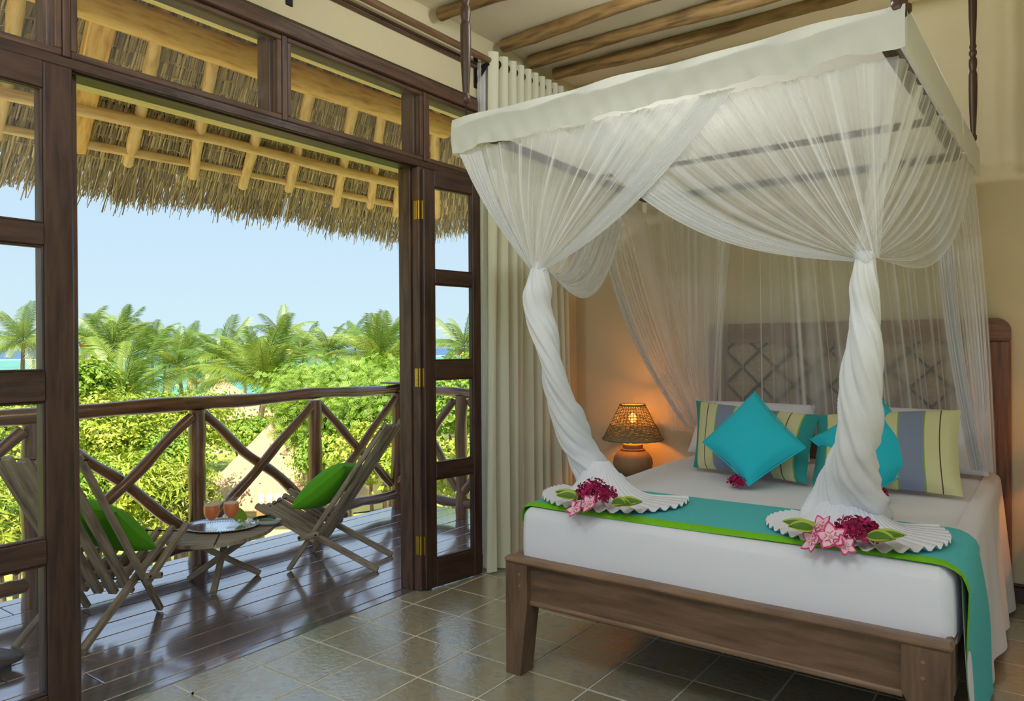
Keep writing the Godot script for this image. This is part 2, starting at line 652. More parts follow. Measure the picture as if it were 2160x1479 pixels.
func fill_dome_lamp(at: Vector3, energy: float, label: String) -> void:  # added fill lamp above the frame, brightens the ceiling and bed
	var t := thing("added_ceiling_lamp", label, "lamp", at)
	var mb := MB.new()
	var prof := []
	for j in 9:
		var a := -PI / 2 + PI / 2 * j / 8
		prof.append(Vector2(0.13 * cos(a) + 0.0005, 0.08 * sin(a)))
	prof.append(Vector2(0.001, 0.001))
	mb.lathe(prof, 24)
	var gm := mat(Color(0.95, 0.95, 0.93), 0.8)
	gm.emission_enabled = true
	gm.emission = Color(1.0, 0.96, 0.9)
	gm.emission_energy_multiplier = 1.5
	part("dome", mb, gm, t)
	mb = MB.new()
	mb.lathe([Vector2(0.001, 0.002), Vector2(0.14, 0.002), Vector2(0.14, 0.02), Vector2(0.05, 0.03), Vector2(0.03, 3.48 - at.y), Vector2(0.001, 3.481 - at.y)], 24)
	part("ceiling_rose", mb, M.turned, t)
	var l := OmniLight3D.new()
	l.name = "dome_fill_light"
	l.position = Vector3(0, -0.02, 0)
	l.light_color = Color(0.96, 0.97, 0.96)
	l.light_energy = energy
	l.light_size = 0.1
	l.omni_range = 14.0
	l.omni_attenuation = 2.0
	l.shadow_enabled = true
	t.add_child(l)


func floor_tiles() -> void:
	var f := structure("floor", "beige textured stone tiles with pale grout lines")
	var mb := MB.new()
	mb.bb(Vector3(-0.155, -0.3, -3.29), Vector3(5.0, -0.0025, 5.0), 0)
	wpart("grout", mb, M.grout, f)
	var T := 0.33
	var g := 0.0038
	for iz in range(-10, 6):
		for ix in range(-1, 11):
			var x0 := ix * T
			var x1 := x0 + T
			var z0 := iz * T
			var z1 := z0 + T
			if ix == -1:
				x0 = -0.158
			if iz == -10:
				z0 = -3.29
			mb = MB.new()
			var dy := rng.randf_range(-0.0008, 0.0008)
			mb.box(Transform3D(Basis(), Vector3((x0 + x1) / 2, -0.01 + dy, (z0 + z1) / 2)), Vector3(x1 - x0 - 2 * g, 0.02, z1 - z0 - 2 * g), 0.002, roff())
			wpart("tile", mb, M.tiles[rng.randi() % 4], f)
	# the part of the floor behind the camera, out of its sight
	mb = MB.new()
	for iz in range(6, 15):
		for ix in range(0, 15):
			mb.bb(Vector3(ix * T + g, -0.02, iz * T + g), Vector3(minf(ix * T + T - g, 5.0), 0, iz * T + T - g), 0, roff())
	for iz in range(-9, 6):
		for ix in range(11, 15):
			mb.bb(Vector3(ix * T + g, -0.02, iz * T + g), Vector3(minf(ix * T + T - g, 5.0), 0, iz * T + T - g), 0, roff())
	var o := wpart("far_tiles", mb, M.tiles[0], f)
	o.set_meta("kind", "stuff")


func deck() -> void:
	var d := structure("floor_balcony", "dark varnished wooden boards of the balcony floor")
	var x := -0.235
	var i := 0
	var edge := -1.93
	while x > edge + 0.05:
		var w := 0.165 + 0.03 * fmod(i * 0.37, 1.0)
		if x - w < edge + 0.06:
			w = x - edge
		# each run of boards is two or three lengths, butted
		var cuts := [2.6]
		cuts.append(1.0 - fmod(i * 0.83, 1.9))
		cuts.append(-3.32)
		for c in cuts.size() - 1:
			var mb := MB.new()
			mb.bb(Vector3(x - w + 0.003, -0.035, cuts[c + 1] + 0.002), Vector3(x - 0.003, 0.0 - rng.randf() * 0.0015, cuts[c] - 0.002), 0.0035, roff())
			wpart("plank", mb, M.deck if rng.randf() < 0.6 else M.deck2, d)
		x -= w
		i += 1
	var mb := MB.new()
	mb.bb(Vector3(edge - 0.03, -0.2, -3.35), Vector3(edge, -0.004, 2.6), 0.004)
	mb.bb(Vector3(edge, -0.2, -3.35), Vector3(-0.2, -0.2 + 0.1, 2.6), 0.004)
	mb.bb(Vector3(edge, -0.2, -3.36), Vector3(-0.2, -0.02, -3.33), 0.004)
	wpart("joist", mb, M.deck2, d)
	# the sill under the doors: a raised varnished strip
	var s := structure("trim_1", "dark wooden door sill between the balcony boards and the tiles")
	mb = MB.new()
	mb.bb(Vector3(-0.228, -0.04, -2.24), Vector3(-0.16, 0.001, 1.02), 0.003)
	wpart("sill_board", mb, M.deck, s)


# ------------------------------------------------------------------ the thatched roof over the balcony
func eave(s: float) -> Vector3:   # s runs along the eave in metres
	if s < 6.0:
		return Vector3(-2.45, 2.54, 2.6 - s)
	var a := (s - 6.0) / 0.7
	if a < PI / 2:
		return Vector3(-1.75 - 0.7 * cos(a), 2.54 + 0.05 * a, -3.4 - 0.7 * sin(a))
	var d := s - 6.0 - 0.35 * PI
	return Vector3(-1.75 + d, 2.62 + 0.12 * d, -4.1 + 0.25 * d)


func ridge(s: float) -> Vector3:
	return Vector3(-0.36, 3.69, maxf((2.6 - minf(s, 6.4)) * 0.6 + 0.2, -2.1))


func slope_at(s: float, f: float, up := 0.0) -> Vector3:
	return eave(s).lerp(ridge(s), f) + Vector3(0.45, 0.89, 0) * up


const EAVE_LENGTH := 8.6


class Straw:
	var P := PackedVector3Array()
	var N := PackedVector3Array()
	var C := PackedColorArray()

	# a flat blade from a to b, folded along its middle
	func blade(a: Vector3, b: Vector3, side: Vector3, w: float, fold: Vector3, c: Color) -> void:
		var l := a + side * w
		var r := a - side * w
		var m := b
		var q := [l, m + side * w * 0.6, a + fold, a + fold, m + side * w * 0.6, m + fold, a + fold, m + fold, r, r, m + fold, m - side * w * 0.6]
		for k in 4:
			var n: Vector3 = (q[k * 3 + 2] - q[k * 3]).cross(q[k * 3 + 1] - q[k * 3]).normalized()
			for i in 3:
				P.append(q[k * 3 + i])
				N.append(n)
				C.append(c)

	func mesh(mt: Material) -> ArrayMesh:
		var arr := []
		arr.resize(Mesh.ARRAY_MAX)
		arr[Mesh.ARRAY_VERTEX] = P
		arr[Mesh.ARRAY_NORMAL] = N
		arr[Mesh.ARRAY_COLOR] = C
		var m := ArrayMesh.new()
		m.add_surface_from_arrays(Mesh.PRIMITIVE_TRIANGLES, arr)
		m.surface_set_material(0, mt)
		return m


func straw_color(k: float) -> Color:
	var c: Color = [Color(0.42, 0.33, 0.19), Color(0.55, 0.43, 0.24), Color(0.34, 0.28, 0.19), Color(0.66, 0.53, 0.29)][rng.randi() % 4]
	return c * (k * rng.randf_range(0.6, 1.25))


func roof() -> void:
	var r := structure("roof", "thatched palm-leaf roof over the balcony with round pole rafters")
	# the solid thickness of the thatch
	var mb := MB.new()
	var pts := PackedVector3Array()
	var uvs := PackedVector2Array()
	var ns := 60
	for j in [0, 1, 2, 3]:
		for i in ns + 1:
			var s := EAVE_LENGTH * i / ns
			pts.append([slope_at(s, 1.05, 0.04), slope_at(s, 0.12, 0.04), slope_at(s, 0.10, 0.24), slope_at(s, 1.05, 0.34)][j])
			uvs.append(Vector2(s, j))
	mb.grid(pts, ns + 1, 4, uvs)
	wpart("thatch_layer", mb, M.thatch_back, r)
	mb = MB.new()
	mb.bb(Vector3(-0.9, 3.66, -4.3), Vector3(5.3, 3.9, 5.4), 0)
	wpart("unseen_roof_slab", mb, M.thatch_back, r)  # out of view; keeps the sun off the room below
	# rows of stitched palm leaf
	for k in 21:
		var st := Straw.new()
		var f := 0.14 + k * 0.043
		var s := 0.0
		while s < EAVE_LENGTH:
			var a := slope_at(s, f + 0.020, 0.030)
			var b := slope_at(s + rng.randf_range(-0.008, 0.008), f - 0.030, -0.024 + rng.randf_range(-0.008, 0.008))
			var side := (slope_at(s + 0.01, f) - slope_at(s, f)).normalized()
			st.blade(a, b, side, rng.randf_range(0.007, 0.011), Vector3(-0.004, -0.009, 0), straw_color(0.95))
			s += rng.randf_range(0.015, 0.022)
		var o := inst("thatch_row", st.mesh(M.thatch), r)
		o.set_meta("kind", "stuff")
	mb = MB.new()
	for k in 21:
		var f := 0.155 + k * 0.043
		var path := []
		var rad := []
		var s := 0.0
		while s < EAVE_LENGTH:
			path.append(slope_at(s, f + rng.randf_range(-0.003, 0.003), -0.020 + rng.randf_range(-0.005, 0.005)))
			rad.append(0.0042 * rng.randf_range(0.7, 1.3))
			s += 0.03
		mb.tube(path, rad, 4, false)
	wpart("stitching_cord", mb, M.cord, r)
	# the ragged fringe of straw below the last pole
	var fr := Straw.new()
	for k in 4600:
		var s := rng.randf() * EAVE_LENGTH
		var a := slope_at(s, rng.randf_range(0.12, 0.24), rng.randf_range(0.025, 0.055))
		var reach := rng.randf_range(-0.02, 0.05) if rng.randf() < 0.8 else rng.randf_range(-0.05, 0.11)
		reach += 0.02 * sin(s * 2.3) + 0.015 * sin(s * 7.1 + 1.0)
		var b := slope_at(s + rng.randf_range(-0.10, 0.10), 0.01 - reach * 0.5, rng.randf_range(-0.02, 0.02)) + Vector3(0, -reach * 0.45, 0)
		var side := Vector3(rng.randf_range(-0.4, 0.4), rng.randf_range(-0.4, 0.4), 1).normalized()
		fr.blade(a, b, side, rng.randf_range(0.0035, 0.0075), Vector3(-0.002, -0.004, 0), straw_color(0.85))
	var fo := inst("straw_fringe", fr.mesh(M.thatch), r)
	fo.set_meta("kind", "stuff")
	# rafters: (x, z) near the eave and near the top, in the roof's plane
	var ends := [[-2.10, 0.45, 0.75], [-2.10, -0.02, 0.35], [-2.12, -0.80, -0.26], [-2.11, -1.26, -0.5], [-2.125, -1.677, -0.92], [-2.08, -2.063, -1.18], [-2.13, -2.592, -1.46], [-2.08, -2.944, -1.64], [-2.09, -3.28, -1.85], [-1.95, -3.70, -1.95], [-1.66, -3.98, -2.02], [-1.30, -4.15, -2.08], [-0.9, -4.2, -2.1], [-2.10, 0.95, 1.1]]
	for q in ends:
		mb = MB.new()
		var top := Vector3(-0.40, 3.69 - 0.055, q[2])
		var low := Vector3(q[0], 0, q[1])
		# which height has the roof there
		var best := 9.0
		for i in 430:
			var s := i * 0.02
			for f in [0.16, 0.19, 0.22]:
				var p := slope_at(s, f)
				var dd := Vector2(p.x - low.x, p.z - low.z).length()
				if dd < best:
					best = dd
					low.y = p.y - 0.035
		pole(mb, low, top, 0.036, 0.040, 0.008, 9, 18, 0.06)
		wpart("rafter", mb, M.rafter, r)
	mb = MB.new()
	mb.bar(Vector3(-2.08, 2.70, -0.44), Vector3(-0.4, 3.62, 0.0), 0.13, 0.07, Vector3(0, 0, 1), 0.006, roff())
	wpart("squared_rafter", mb, M.log, r)
	mb = MB.new()
	pole(mb, Vector3(-2.07, 2.735, 2.3), Vector3(-2.0, 2.765, -3.45), 0.029, 0.031, 0.018, 9, 40, 0.06)
	wpart("eave_pole", mb, M.rafter, r)
	mb = MB.new()
	pole(mb, Vector3(-1.76, 2.835, 2.3), Vector3(-1.70, 2.875, -3.25), 0.036, 0.038, 0.018, 10, 40, 0.06)
	wpart("batten_pole", mb, M.rafter, r)
	mb = MB.new()
	pole(mb, Vector3(-1.02, 3.175, 2.3), Vector3(-1.02, 3.20, -2.78), 0.088, 0.086, 0.012, 16, 30, 0.02)
	wpart("roof_log", mb, M.log, r)


# ------------------------------------------------------------------ door frame, doors and transom windows
func doors() -> void:
	var fr := structure("trim_2", "dark brown wooden frame of the balcony doors with transom posts")
	var mb := MB.new()
	mb.bb(Vector3(-0.26, 2.96, -2.24), Vector3(-0.085, 3.032, 1.02), 0.005, roff())
	wpart("top_beam", mb, M.beam, fr)
	mb = MB.new()
	mb.bb(Vector3(-0.26, 2.508, -2.24), Vector3(-0.11, 2.548, 1.02), 0.004, roff())
	mb.bb(Vector3(-0.20, 2.500, -2.24), Vector3(-0.135, 2.51, 1.02), 0.003, roff())
	wpart("header", mb, M.dark, fr)
	mb = MB.new()
	mb.bb(Vector3(-0.46, 2.55, -2.24), Vector3(-0.262, 2.60, 1.02), 0.004, roff())
	wpart("lintel_board", mb, M.pale, fr)
	mb = MB.new()
	mb.bb(Vector3(-0.46, 3.035, -2.24), Vector3(-0.262, 3.06, 1.02), 0.004, roff())
	wpart("soffit_board", mb, M.pale, fr)
	for q in [[0.362, 0.478, 0.408, 0.478], [-1.605, -1.48, -1.595, -1.495]]:
		mb = MB.new()
		mb.bb(Vector3(-0.26, 0.0, q[0]), Vector3(-0.165, 2.508, q[1]), 0.004, roff())
		mb.bb(Vector3(-0.165, 0.0, q[2]), Vector3(-0.107, 2.508, q[3]), 0.006, roff())
		wpart("jamb", mb, M.beam, fr)
	for z: float in [0.99, -2.21]:
		mb = MB.new()
		mb.bb(Vector3(-0.26, 0.0, z - 0.03), Vector3(-0.12, 2.508, z + 0.03), 0.004, roff())
		wpart("jamb", mb, M.beam, fr)
	for z: float in [0.42, -0.565, -1.56]:
		mb = MB.new()
		mb.bb(Vector3(-0.26, 2.548, z - 0.014), Vector3(-0.105, 2.96, z + 0.014), 0.003, roff())
		mb.bb(Vector3(-0.26, 2.548, z - 0.03), Vector3(-0.16, 2.96, z + 0.05), 0.003, roff())
		wpart("transom_post", mb, M.beam, fr)
	var zs := [1.0, 0.435, 0.405, -0.55, -0.58, -1.545, -1.575, -2.2]
	for k in 4:
		var z0: float = zs[k * 2]
		var z1: float = zs[k * 2 + 1]
		var w := structure("window_%d" % (k + 1), ["transom window at the far left of the door wall", "transom window over the left half of the open doorway", "transom window over the right half of the open doorway", "transom window beside the curtain"][k])
		for q in [[2.548, 2.575], [2.935, 2.96]]:
			mb = MB.new()
			mb.bb(Vector3(-0.15, q[0], z1), Vector3(-0.11, q[1], z0), 0.004, roff())
			wpart("sash_rail", mb, M.beam, w)
		for z: float in [z0 - 0.0125, z1 + 0.0125]:
			mb = MB.new()
			mb.bb(Vector3(-0.15, 2.575, z - 0.0125), Vector3(-0.11, 2.935, z + 0.0125), 0.004, roff())
			wpart("sash_stile", mb, M.beam, w)
		mb = MB.new()
		mb.quad(Vector3(-0.13, 2.57, z0 - 0.02), Vector3(-0.13, 2.57, z1 + 0.02), Vector3(-0.13, 2.94, z1 + 0.02), Vector3(-0.13, 2.94, z0 - 0.02))
		wpart("pane", mb, M.glass, w)
	door_leaf("door_1", "dark wooden glazed door leaf folded back beside the curtain", Vector3(-0.098, 0, -1.512), Vector3(-0.03, 0, -1.962), true)
	door_leaf("door_2", "dark wooden glazed door leaf folded back at the left edge", Vector3(-0.085, 0, 0.419), Vector3(-0.075, 0, 0.89), false)


func door_leaf(called: String, label: String, a: Vector3, b: Vector3, hinged: bool) -> void:
	var d := structure(called, label, "")
	var t := (b - a).normalized()
	var inw := Vector3(t.z, 0, -t.x)
	if inw.x < 0:
		inw = -inw
	var L := (b - a).length()
	var th := 0.04
	var basis := Basis(t, Vector3.UP, t.cross(Vector3.UP))
	var o := a - inw * 0.0
	var at := func(u: float, y: float) -> Transform3D:
		return Transform3D(basis, o + t * u + Vector3(0, y, 0) - inw * th * 0.0)
	var sw := 0.082 if hinged else 0.102
	for u: float in [sw / 2, L - 0.07 / 2]:
		var mb := MB.new()
		var w := sw if u < L / 2 else 0.07
		mb.box(at.call(u, 1.2525), Vector3(w, 2.485, th), 0.006, roff())
		wpart("stile", mb, M.dark, d)
	var ys := [0.01, 0.175, 0.655, 0.745, 1.25, 1.36, 1.82, 1.90, 2.395, 2.495]
	for k in 5:
		var mb := MB.new()
		var y0: float = ys[k * 2]
		var y1: float = ys[k * 2 + 1]
		mb.box(at.call((sw + L - 0.07) / 2, (y0 + y1) / 2), Vector3(L - sw - 0.07, y1 - y0, th), 0.004, roff())
		wpart("rail", mb, M.dark, d)
	for k in 4:
		var y0: float = ys[k * 2 + 1]
		var y1: float = ys[k * 2 + 2]
		var u0 := sw
		var u1 := L - 0.07
		var mb := MB.new()
		for y: float in [y0 + 0.004, y1 - 0.004]:
			mb.box(at.call((u0 + u1) / 2, y), Vector3(u1 - u0, 0.009, th * 0.72), 0.003, roff())
		for u: float in [u0 + 0.004, u1 - 0.004]:
			mb.box(at.call(u, (y0 + y1) / 2), Vector3(0.009, y1 - y0, th * 0.72), 0.003, roff())
		wpart("glazing_bead", mb, M.dark, d)
		mb = MB.new()
		mb.quad(o + t * u0 + Vector3(0, y0, 0), o + t * u1 + Vector3(0, y0, 0), o + t * u1 + Vector3(0, y1, 0), o + t * u0 + Vector3(0, y1, 0))
		wpart("pane", mb, M.glass, d)
	if hinged:
		for y: float in [2.25, 1.262, 0.27]:
			var mb := MB.new()
			mb.bb(Vector3(-0.142, y - 0.055, -1.494), Vector3(-0.118, y + 0.055, -1.490), 0.001)
			var e := o - t * 0.0025
			mb.box(Transform3D(basis, e + Vector3(0, y, 0)), Vector3(0.004, 0.11, 0.03), 0.001)
			mb.tube([Vector3(-0.108, y - 0.055, -1.496), Vector3(-0.108, y + 0.055, -1.496)], [0.006, 0.006], 8)
			for k in 4:
				mb.box(Transform3D(Basis(), Vector3(-0.13, y - 0.042 + 0.028 * k, -1.489)), Vector3(0.006, 0.006, 0.003), 0.001)
			wpart("hinge", mb, M.brass, d, "brass butt hinge")


# ------------------------------------------------------------------ balcony railing of varnished poles
func railing() -> void:
	var t := thing("balcony_railing", "varnished brown pole railing with crossed braces along the balcony edge", "railing", Vector3(-1.8, 0, -1.6))
	var posts := [Vector3(-1.60, 0, 2.0), Vector3(-1.65, 0, 0.97), Vector3(-1.715, 0, -0.055), Vector3(-1.76, 0, -1.07), Vector3(-1.815, 0, -2.10), Vector3(-1.867, 0, -3.06), Vector3(-0.40, 0, -3.10)]
	for k in posts.size() - 1:
		var mb := MB.new()
		pole(mb, posts[k] + Vector3(0, 0.0, 0), posts[k] + Vector3(0, 1.03, 0), 0.060, 0.052, 0.006, 12, 16, 0.07)
		wpart("post", mb, M.rail, t)
	for k in posts.size() - 2:
		var a: Vector3 = posts[k]
		var b: Vector3 = posts[k + 1]
		braces(t, a, b)
	braces(t, posts[5], Vector3(-1.13, 0, -3.08))
	braces(t, Vector3(-1.13, 0, -3.08), posts[6])
	var mb := MB.new()
	pole(mb, Vector3(-1.13, 0, -3.08), Vector3(-1.13, 1.03, -3.08), 0.055, 0.05, 0.006, 12, 14, 0.07)
	wpart("post", mb, M.rail, t)
	mb = MB.new()
	pole(mb, Vector3(-1.60, 1.085, 2.1), Vector3(-1.755, 1.075, -0.95), 0.044, 0.048, 0.012, 12, 30, 0.06)
	wpart("handrail", mb, M.rail, t)
	mb = MB.new()
	pole(mb, Vector3(-1.755, 1.075, -0.95), Vector3(-1.872, 1.072, -3.14), 0.048, 0.040, 0.012, 12, 30, 0.06)
	wpart("handrail", mb, M.rail, t)
	mb = MB.new()
	pole(mb, Vector3(-1.88, 1.06, -3.07), Vector3(-0.36, 1.05, -3.12), 0.038, 0.042, 0.008, 12, 20, 0.05)
	wpart("handrail", mb, M.rail, t)
	mb = MB.new()
	mb.bb(Vector3(-1.96, 1.118, -3.2), Vector3(-1.76, 1.135, -2.94), 0.003, roff())
	wpart("cap_board", mb, M.rail, t)


func braces(t: Node3D, a: Vector3, b: Vector3) -> void:
	var d := (b - a).normalized()
	var n := Vector3(d.z, 0, -d.x) * 0.03
	var mb := MB.new()
	pole(mb, a + d * 0.06 + Vector3(0, 1.0, 0) + n, b - d * 0.06 + Vector3(0, 0.22, 0) + n, 0.034, 0.038, 0.014, 10, 18, 0.06)
	wpart("brace", mb, M.rail, t)
	mb = MB.new()
	pole(mb, a + d * 0.06 + Vector3(0, 0.24, 0) - n, b - d * 0.06 + Vector3(0, 0.99, 0) - n, 0.038, 0.033, 0.014, 10, 18, 0.06)
	wpart("brace", mb, M.rail, t)
	mb = MB.new()
	pole(mb, a + Vector3(0, 0.125, 0), b + Vector3(0, 0.13, 0), 0.042, 0.040, 0.012, 10, 18, 0.05)
	wpart("lower_rail", mb, M.rail, t)


# ------------------------------------------------------------------ the bed
const BX0 := 0.945
const BX1 := 2.645
const BZ := -0.922


func bed() -> void:
	var t := thing("bed", "dark wooden double bed with tapered legs and lattice headboard", "bed", Vector3(1.8, 0, -2.1))
	# front board with its cap and bead
	var mb := MB.new()
	mb.bb(Vector3(BX0 + 0.11, 0.325, BZ - 0.055), Vector3(BX1 - 0.13, 0.492, BZ - 0.028), 0.003, Vector2(0.3, 0.2))
	wpart("footboard", mb, M.bed, t)
	mb = MB.new()
	mb.tube([Vector3(BX0 + 0.115, 0.322, BZ - 0.036), Vector3(BX1 - 0.135, 0.322, BZ - 0.036)], [0.014, 0.014], 12, true, 1.0, roff())
	wpart("bead", mb, M.bedlight, t)
	var cap := func(a: Vector3, b: Vector3) -> void:
		var m2 := MB.new()
		m2.bar(a, b, 0.07, 0.026, Vector3.ZERO, 0.010, roff())
		wpart("cap_rail", m2, M.bedlight, t)
	cap.call(Vector3(BX0 - 0.008, 0.503, BZ - 0.03), Vector3(BX1 + 0.008, 0.503, BZ - 0.03))
	cap.call(Vector3(BX0 + 0.03, 0.5025, BZ - 0.066), Vector3(BX0 + 0.03, 0.5025, -3.2))
	cap.call(Vector3(BX1 - 0.03, 0.5025, BZ - 0.066), Vector3(BX1 - 0.03, 0.5025, -3.2))
	for x: float in [BX0 + 0.012, BX1 - 0.012]:
		mb = MB.new()
		mb.bb(Vector3(x - 0.014, 0.32, -3.2), Vector3(x + 0.014, 0.49, BZ - 0.1), 0.003, roff())
		wpart("side_rail", mb, M.bed, t)
	# tapered front legs: wide at the top, narrow at the foot, tapering on the inner side
	for sd in [0, 1]:
		mb = MB.new()
		var xo: float = BX0 if sd == 0 else BX1
		var g := 1.0 if sd == 0 else -1.0
		var wt := 0.115 if sd == 0 else 0.135
		var f := [[0.0, 0.076], [0.30, 0.112], [0.34, wt], [0.49, wt]]
		for k in 3:
			var y0: float = f[k][0]
			var y1: float = f[k + 1][0]
			var a0 := xo
			var b0: float = xo + g * f[k][1]
			var b1: float = xo + g * f[k + 1][1]
			var zf := BZ - 0.002
			var zb := BZ - 0.10
			var v := [Vector3(a0, y0, zf), Vector3(b0, y0, zf), Vector3(b1, y1, zf), Vector3(a0, y1, zf), Vector3(a0, y0, zb), Vector3(b0, y0, zb), Vector3(b1, y1, zb), Vector3(a0, y1, zb)]
			var fs := [[0, 1, 2, 3], [5, 4, 7, 6], [1, 5, 6, 2], [4, 0, 3, 7], [3, 2, 6, 7], [4, 5, 1, 0]]
			for q in fs:
				var p := [v[q[0]], v[q[1]], v[q[2]], v[q[3]]]
				if g < 0:
					p.reverse()
				var uv := []
				for c: Vector3 in p:
					uv.append(Vector2(c.x + c.z, c.y + 3.0 * sd))
				mb.quad(p[0], p[1], p[2], p[3], uv[0], uv[1], uv[2], uv[3])
		wpart("leg", mb, M.bed, t)
		for y: float in [0.395, 0.445]:
			mb = MB.new()
			var c := Vector3(xo + g * 0.075, y, BZ - 0.001)
			mb.box(Transform3D(Basis(Vector3.BACK, PI / 4), c), Vector3(0.013, 0.013, 0.004), 0.001)
			wpart("peg", mb, M.bedlight, t)
	# headboard: two posts, an arched-corner top rail, a diamond lattice over a woven panel
	var zb := -3.262
	for x: float in [0.985, 2.60]:
		mb = MB.new()
		mb.bb(Vector3(x, 0, zb), Vector3(x + 0.112, 1.455, zb + 0.055), 0.006, roff())
		wpart("headboard_post", mb, M.headboard, t)
	mb = MB.new()
	var outline := PackedVector2Array([Vector2(0.985, 1.457), Vector2(2.712, 1.457)])
	for k in 9:
		var a := PI / 2 * k / 8
		outline.append(Vector2(2.642 + 0.07 * cos(a), 1.515 + 0.07 * sin(a)))
	for k in 9:
		var a := PI / 2 + PI / 2 * k / 8
		outline.append(Vector2(1.055 + 0.07 * cos(a), 1.515 + 0.07 * sin(a)))
	extrude(mb, outline, zb - 0.002, zb + 0.06)
	wpart("headboard_top_rail", mb, M.headboard, t)
	mb = MB.new()
	mb.bb(Vector3(1.09, 0.5, zb + 0.008), Vector3(2.61, 1.46, zb + 0.022), 0)
	wpart("woven_panel", mb, M.cane, t)
	var x0 := 1.097
	var x1 := 2.60
	var y0 := 0.6
	var y1 := 1.457
	var pitch := 0.222
	for dir: float in [1.0, -1.0]:
		var c := -1.2
		while c < 2.6:
			# the line y = y0 + dir * (x - x0) + ..., cut to the panel
			var p := []
			for k in 2:
				var x := x0 if k == 0 else x1
				var y := y0 + c + dir * (x - x0) - (0.0 if dir > 0 else -0.9)
				p.append(Vector2(x, y))
			var q := clip_line(p[0], p[1], y0, y1)
			if q.size() == 2 and q[0].distance_to(q[1]) > 0.05:
				mb = MB.new()
				mb.bar(Vector3(q[0].x, q[0].y, zb + 0.03 + dir * 0.006), Vector3(q[1].x, q[1].y, zb + 0.03 + dir * 0.006), 0.040, 0.012, Vector3.ZERO, 0.002, roff())
				wpart("lattice_strip", mb, M.lattice, t)
			c += pitch
	for x: float in [1.12, 2.47]:
		mb = MB.new()
		mb.bb(Vector3(x - 0.05, 0, zb + 0.002), Vector3(x + 0.05, 0.5, zb + 0.05), 0.004)
		wpart("rear_leg", mb, M.bed, t)
	mb = MB.new()
	mb.bb(Vector3(BX0 + 0.03, 0.36, -3.2), Vector3(BX1 - 0.03, 0.39, BZ - 0.06), 0.002)
	wpart("slat_base", mb, M.bed, t)


func clip_line(a: Vector2, b: Vector2, y0: float, y1: float) -> Array:
	if a.y > b.y:
		var s := a
		a = b
		b = s
	if b.y < y0 or a.y > y1:
		return []
	var d := b - a
	var p := a
	var q := b
	if a.y < y0:
		p = a + d * ((y0 - a.y) / d.y)
	if b.y > y1:
		q = a + d * ((y1 - a.y) / d.y)
	return [p, q]


func extrude(mb: MB, o: PackedVector2Array, z0: float, z1: float) -> void:
	var idx := Geometry2D.triangulate_polygon(o)
	for k in range(0, idx.size(), 3):
		var a := o[idx[k]]
		var b := o[idx[k + 1]]
		var c := o[idx[k + 2]]
		if (b - a).cross(c - a) < 0:
			var s := b
			b = c
			c = s
		mb.tri(Vector3(a.x, a.y, z1), Vector3(b.x, b.y, z1), Vector3(c.x, c.y, z1), Vector2(a.y, a.x), Vector2(b.y, b.x), Vector2(c.y, c.x))
		mb.tri(Vector3(a.x, a.y, z0), Vector3(c.x, c.y, z0), Vector3(b.x, b.y, z0), Vector2(a.y, a.x), Vector2(c.y, c.x), Vector2(b.y, b.x))
	var area := 0.0
	for k in o.size():
		area += o[k].cross(o[(k + 1) % o.size()])
	for k in o.size():
		var a := o[k]
		var b := o[(k + 1) % o.size()]
		if area < 0:
			var s := a
			a = b
			b = s
		mb.quad(Vector3(a.x, a.y, z1), Vector3(a.x, a.y, z0), Vector3(b.x, b.y, z0), Vector3(b.x, b.y, z1), Vector2(0, a.x), Vector2(0.06, a.x), Vector2(0.06, b.x), Vector2(0, b.x))


# ------------------------------------------------------------------ canopy frame on its turned rods
func turned_rod(t: Node3D, base: Vector3, top: float, sc := 1.0) -> void:
	var mb := MB.new()
	var y := 0.0
	var prof := [Vector2(0.001, 0), Vector2(0.012, 0.002), Vector2(0.018, 0.012), Vector2(0.018, 0.03), Vector2(0.0125, 0.038), Vector2(0.0125, 0.05)]
	y = 0.05
	for k in 2:
		prof.append_array([Vector2(0.016, y + 0.06), Vector2(0.0195, y + 0.14), Vector2(0.021, y + 0.24), Vector2(0.0205, y + 0.31), Vector2(0.017, y + 0.325), Vector2(0.0155, y + 0.33), Vector2(0.020, y + 0.36), Vector2(0.020, y + 0.39), Vector2(0.013, y + 0.405), Vector2(0.019, y + 0.42), Vector2(0.019, y + 0.435), Vector2(0.013, y + 0.445), Vector2(0.018, y + 0.46), Vector2(0.013, y + 0.48)])
		y += 0.48
	var out := []
	for p: Vector2 in prof:
		if base.y + p.y < top - 0.01:
			out.append(p * Vector2(sc, 1))
	out.append(Vector2(0.014 * sc, top - base.y))
	mb.lathe(out, 14, Transform3D(Basis(), base))
	wpart("hanging_rod", mb, M.turned, t)
	mb = MB.new()
	var pts := []
	for k in 13:
		var a := -PI * 0.35 + TAU * 0.85 * k / 12
		pts.append(base + Vector3(0.010 * sin(a), -0.045 + 0.012 * cos(a) - 0.005, 0.010 * sin(a)))
	var rr := []
	rr.resize(13)
	rr.fill(0.0022)
	mb.tube(pts, rr, 6)
	mb.tube([base + Vector3(0, 0.005, 0), base + Vector3(0, -0.035, 0)], [0.003, 0.003], 6)
	wpart("hook", mb, M.iron, t)


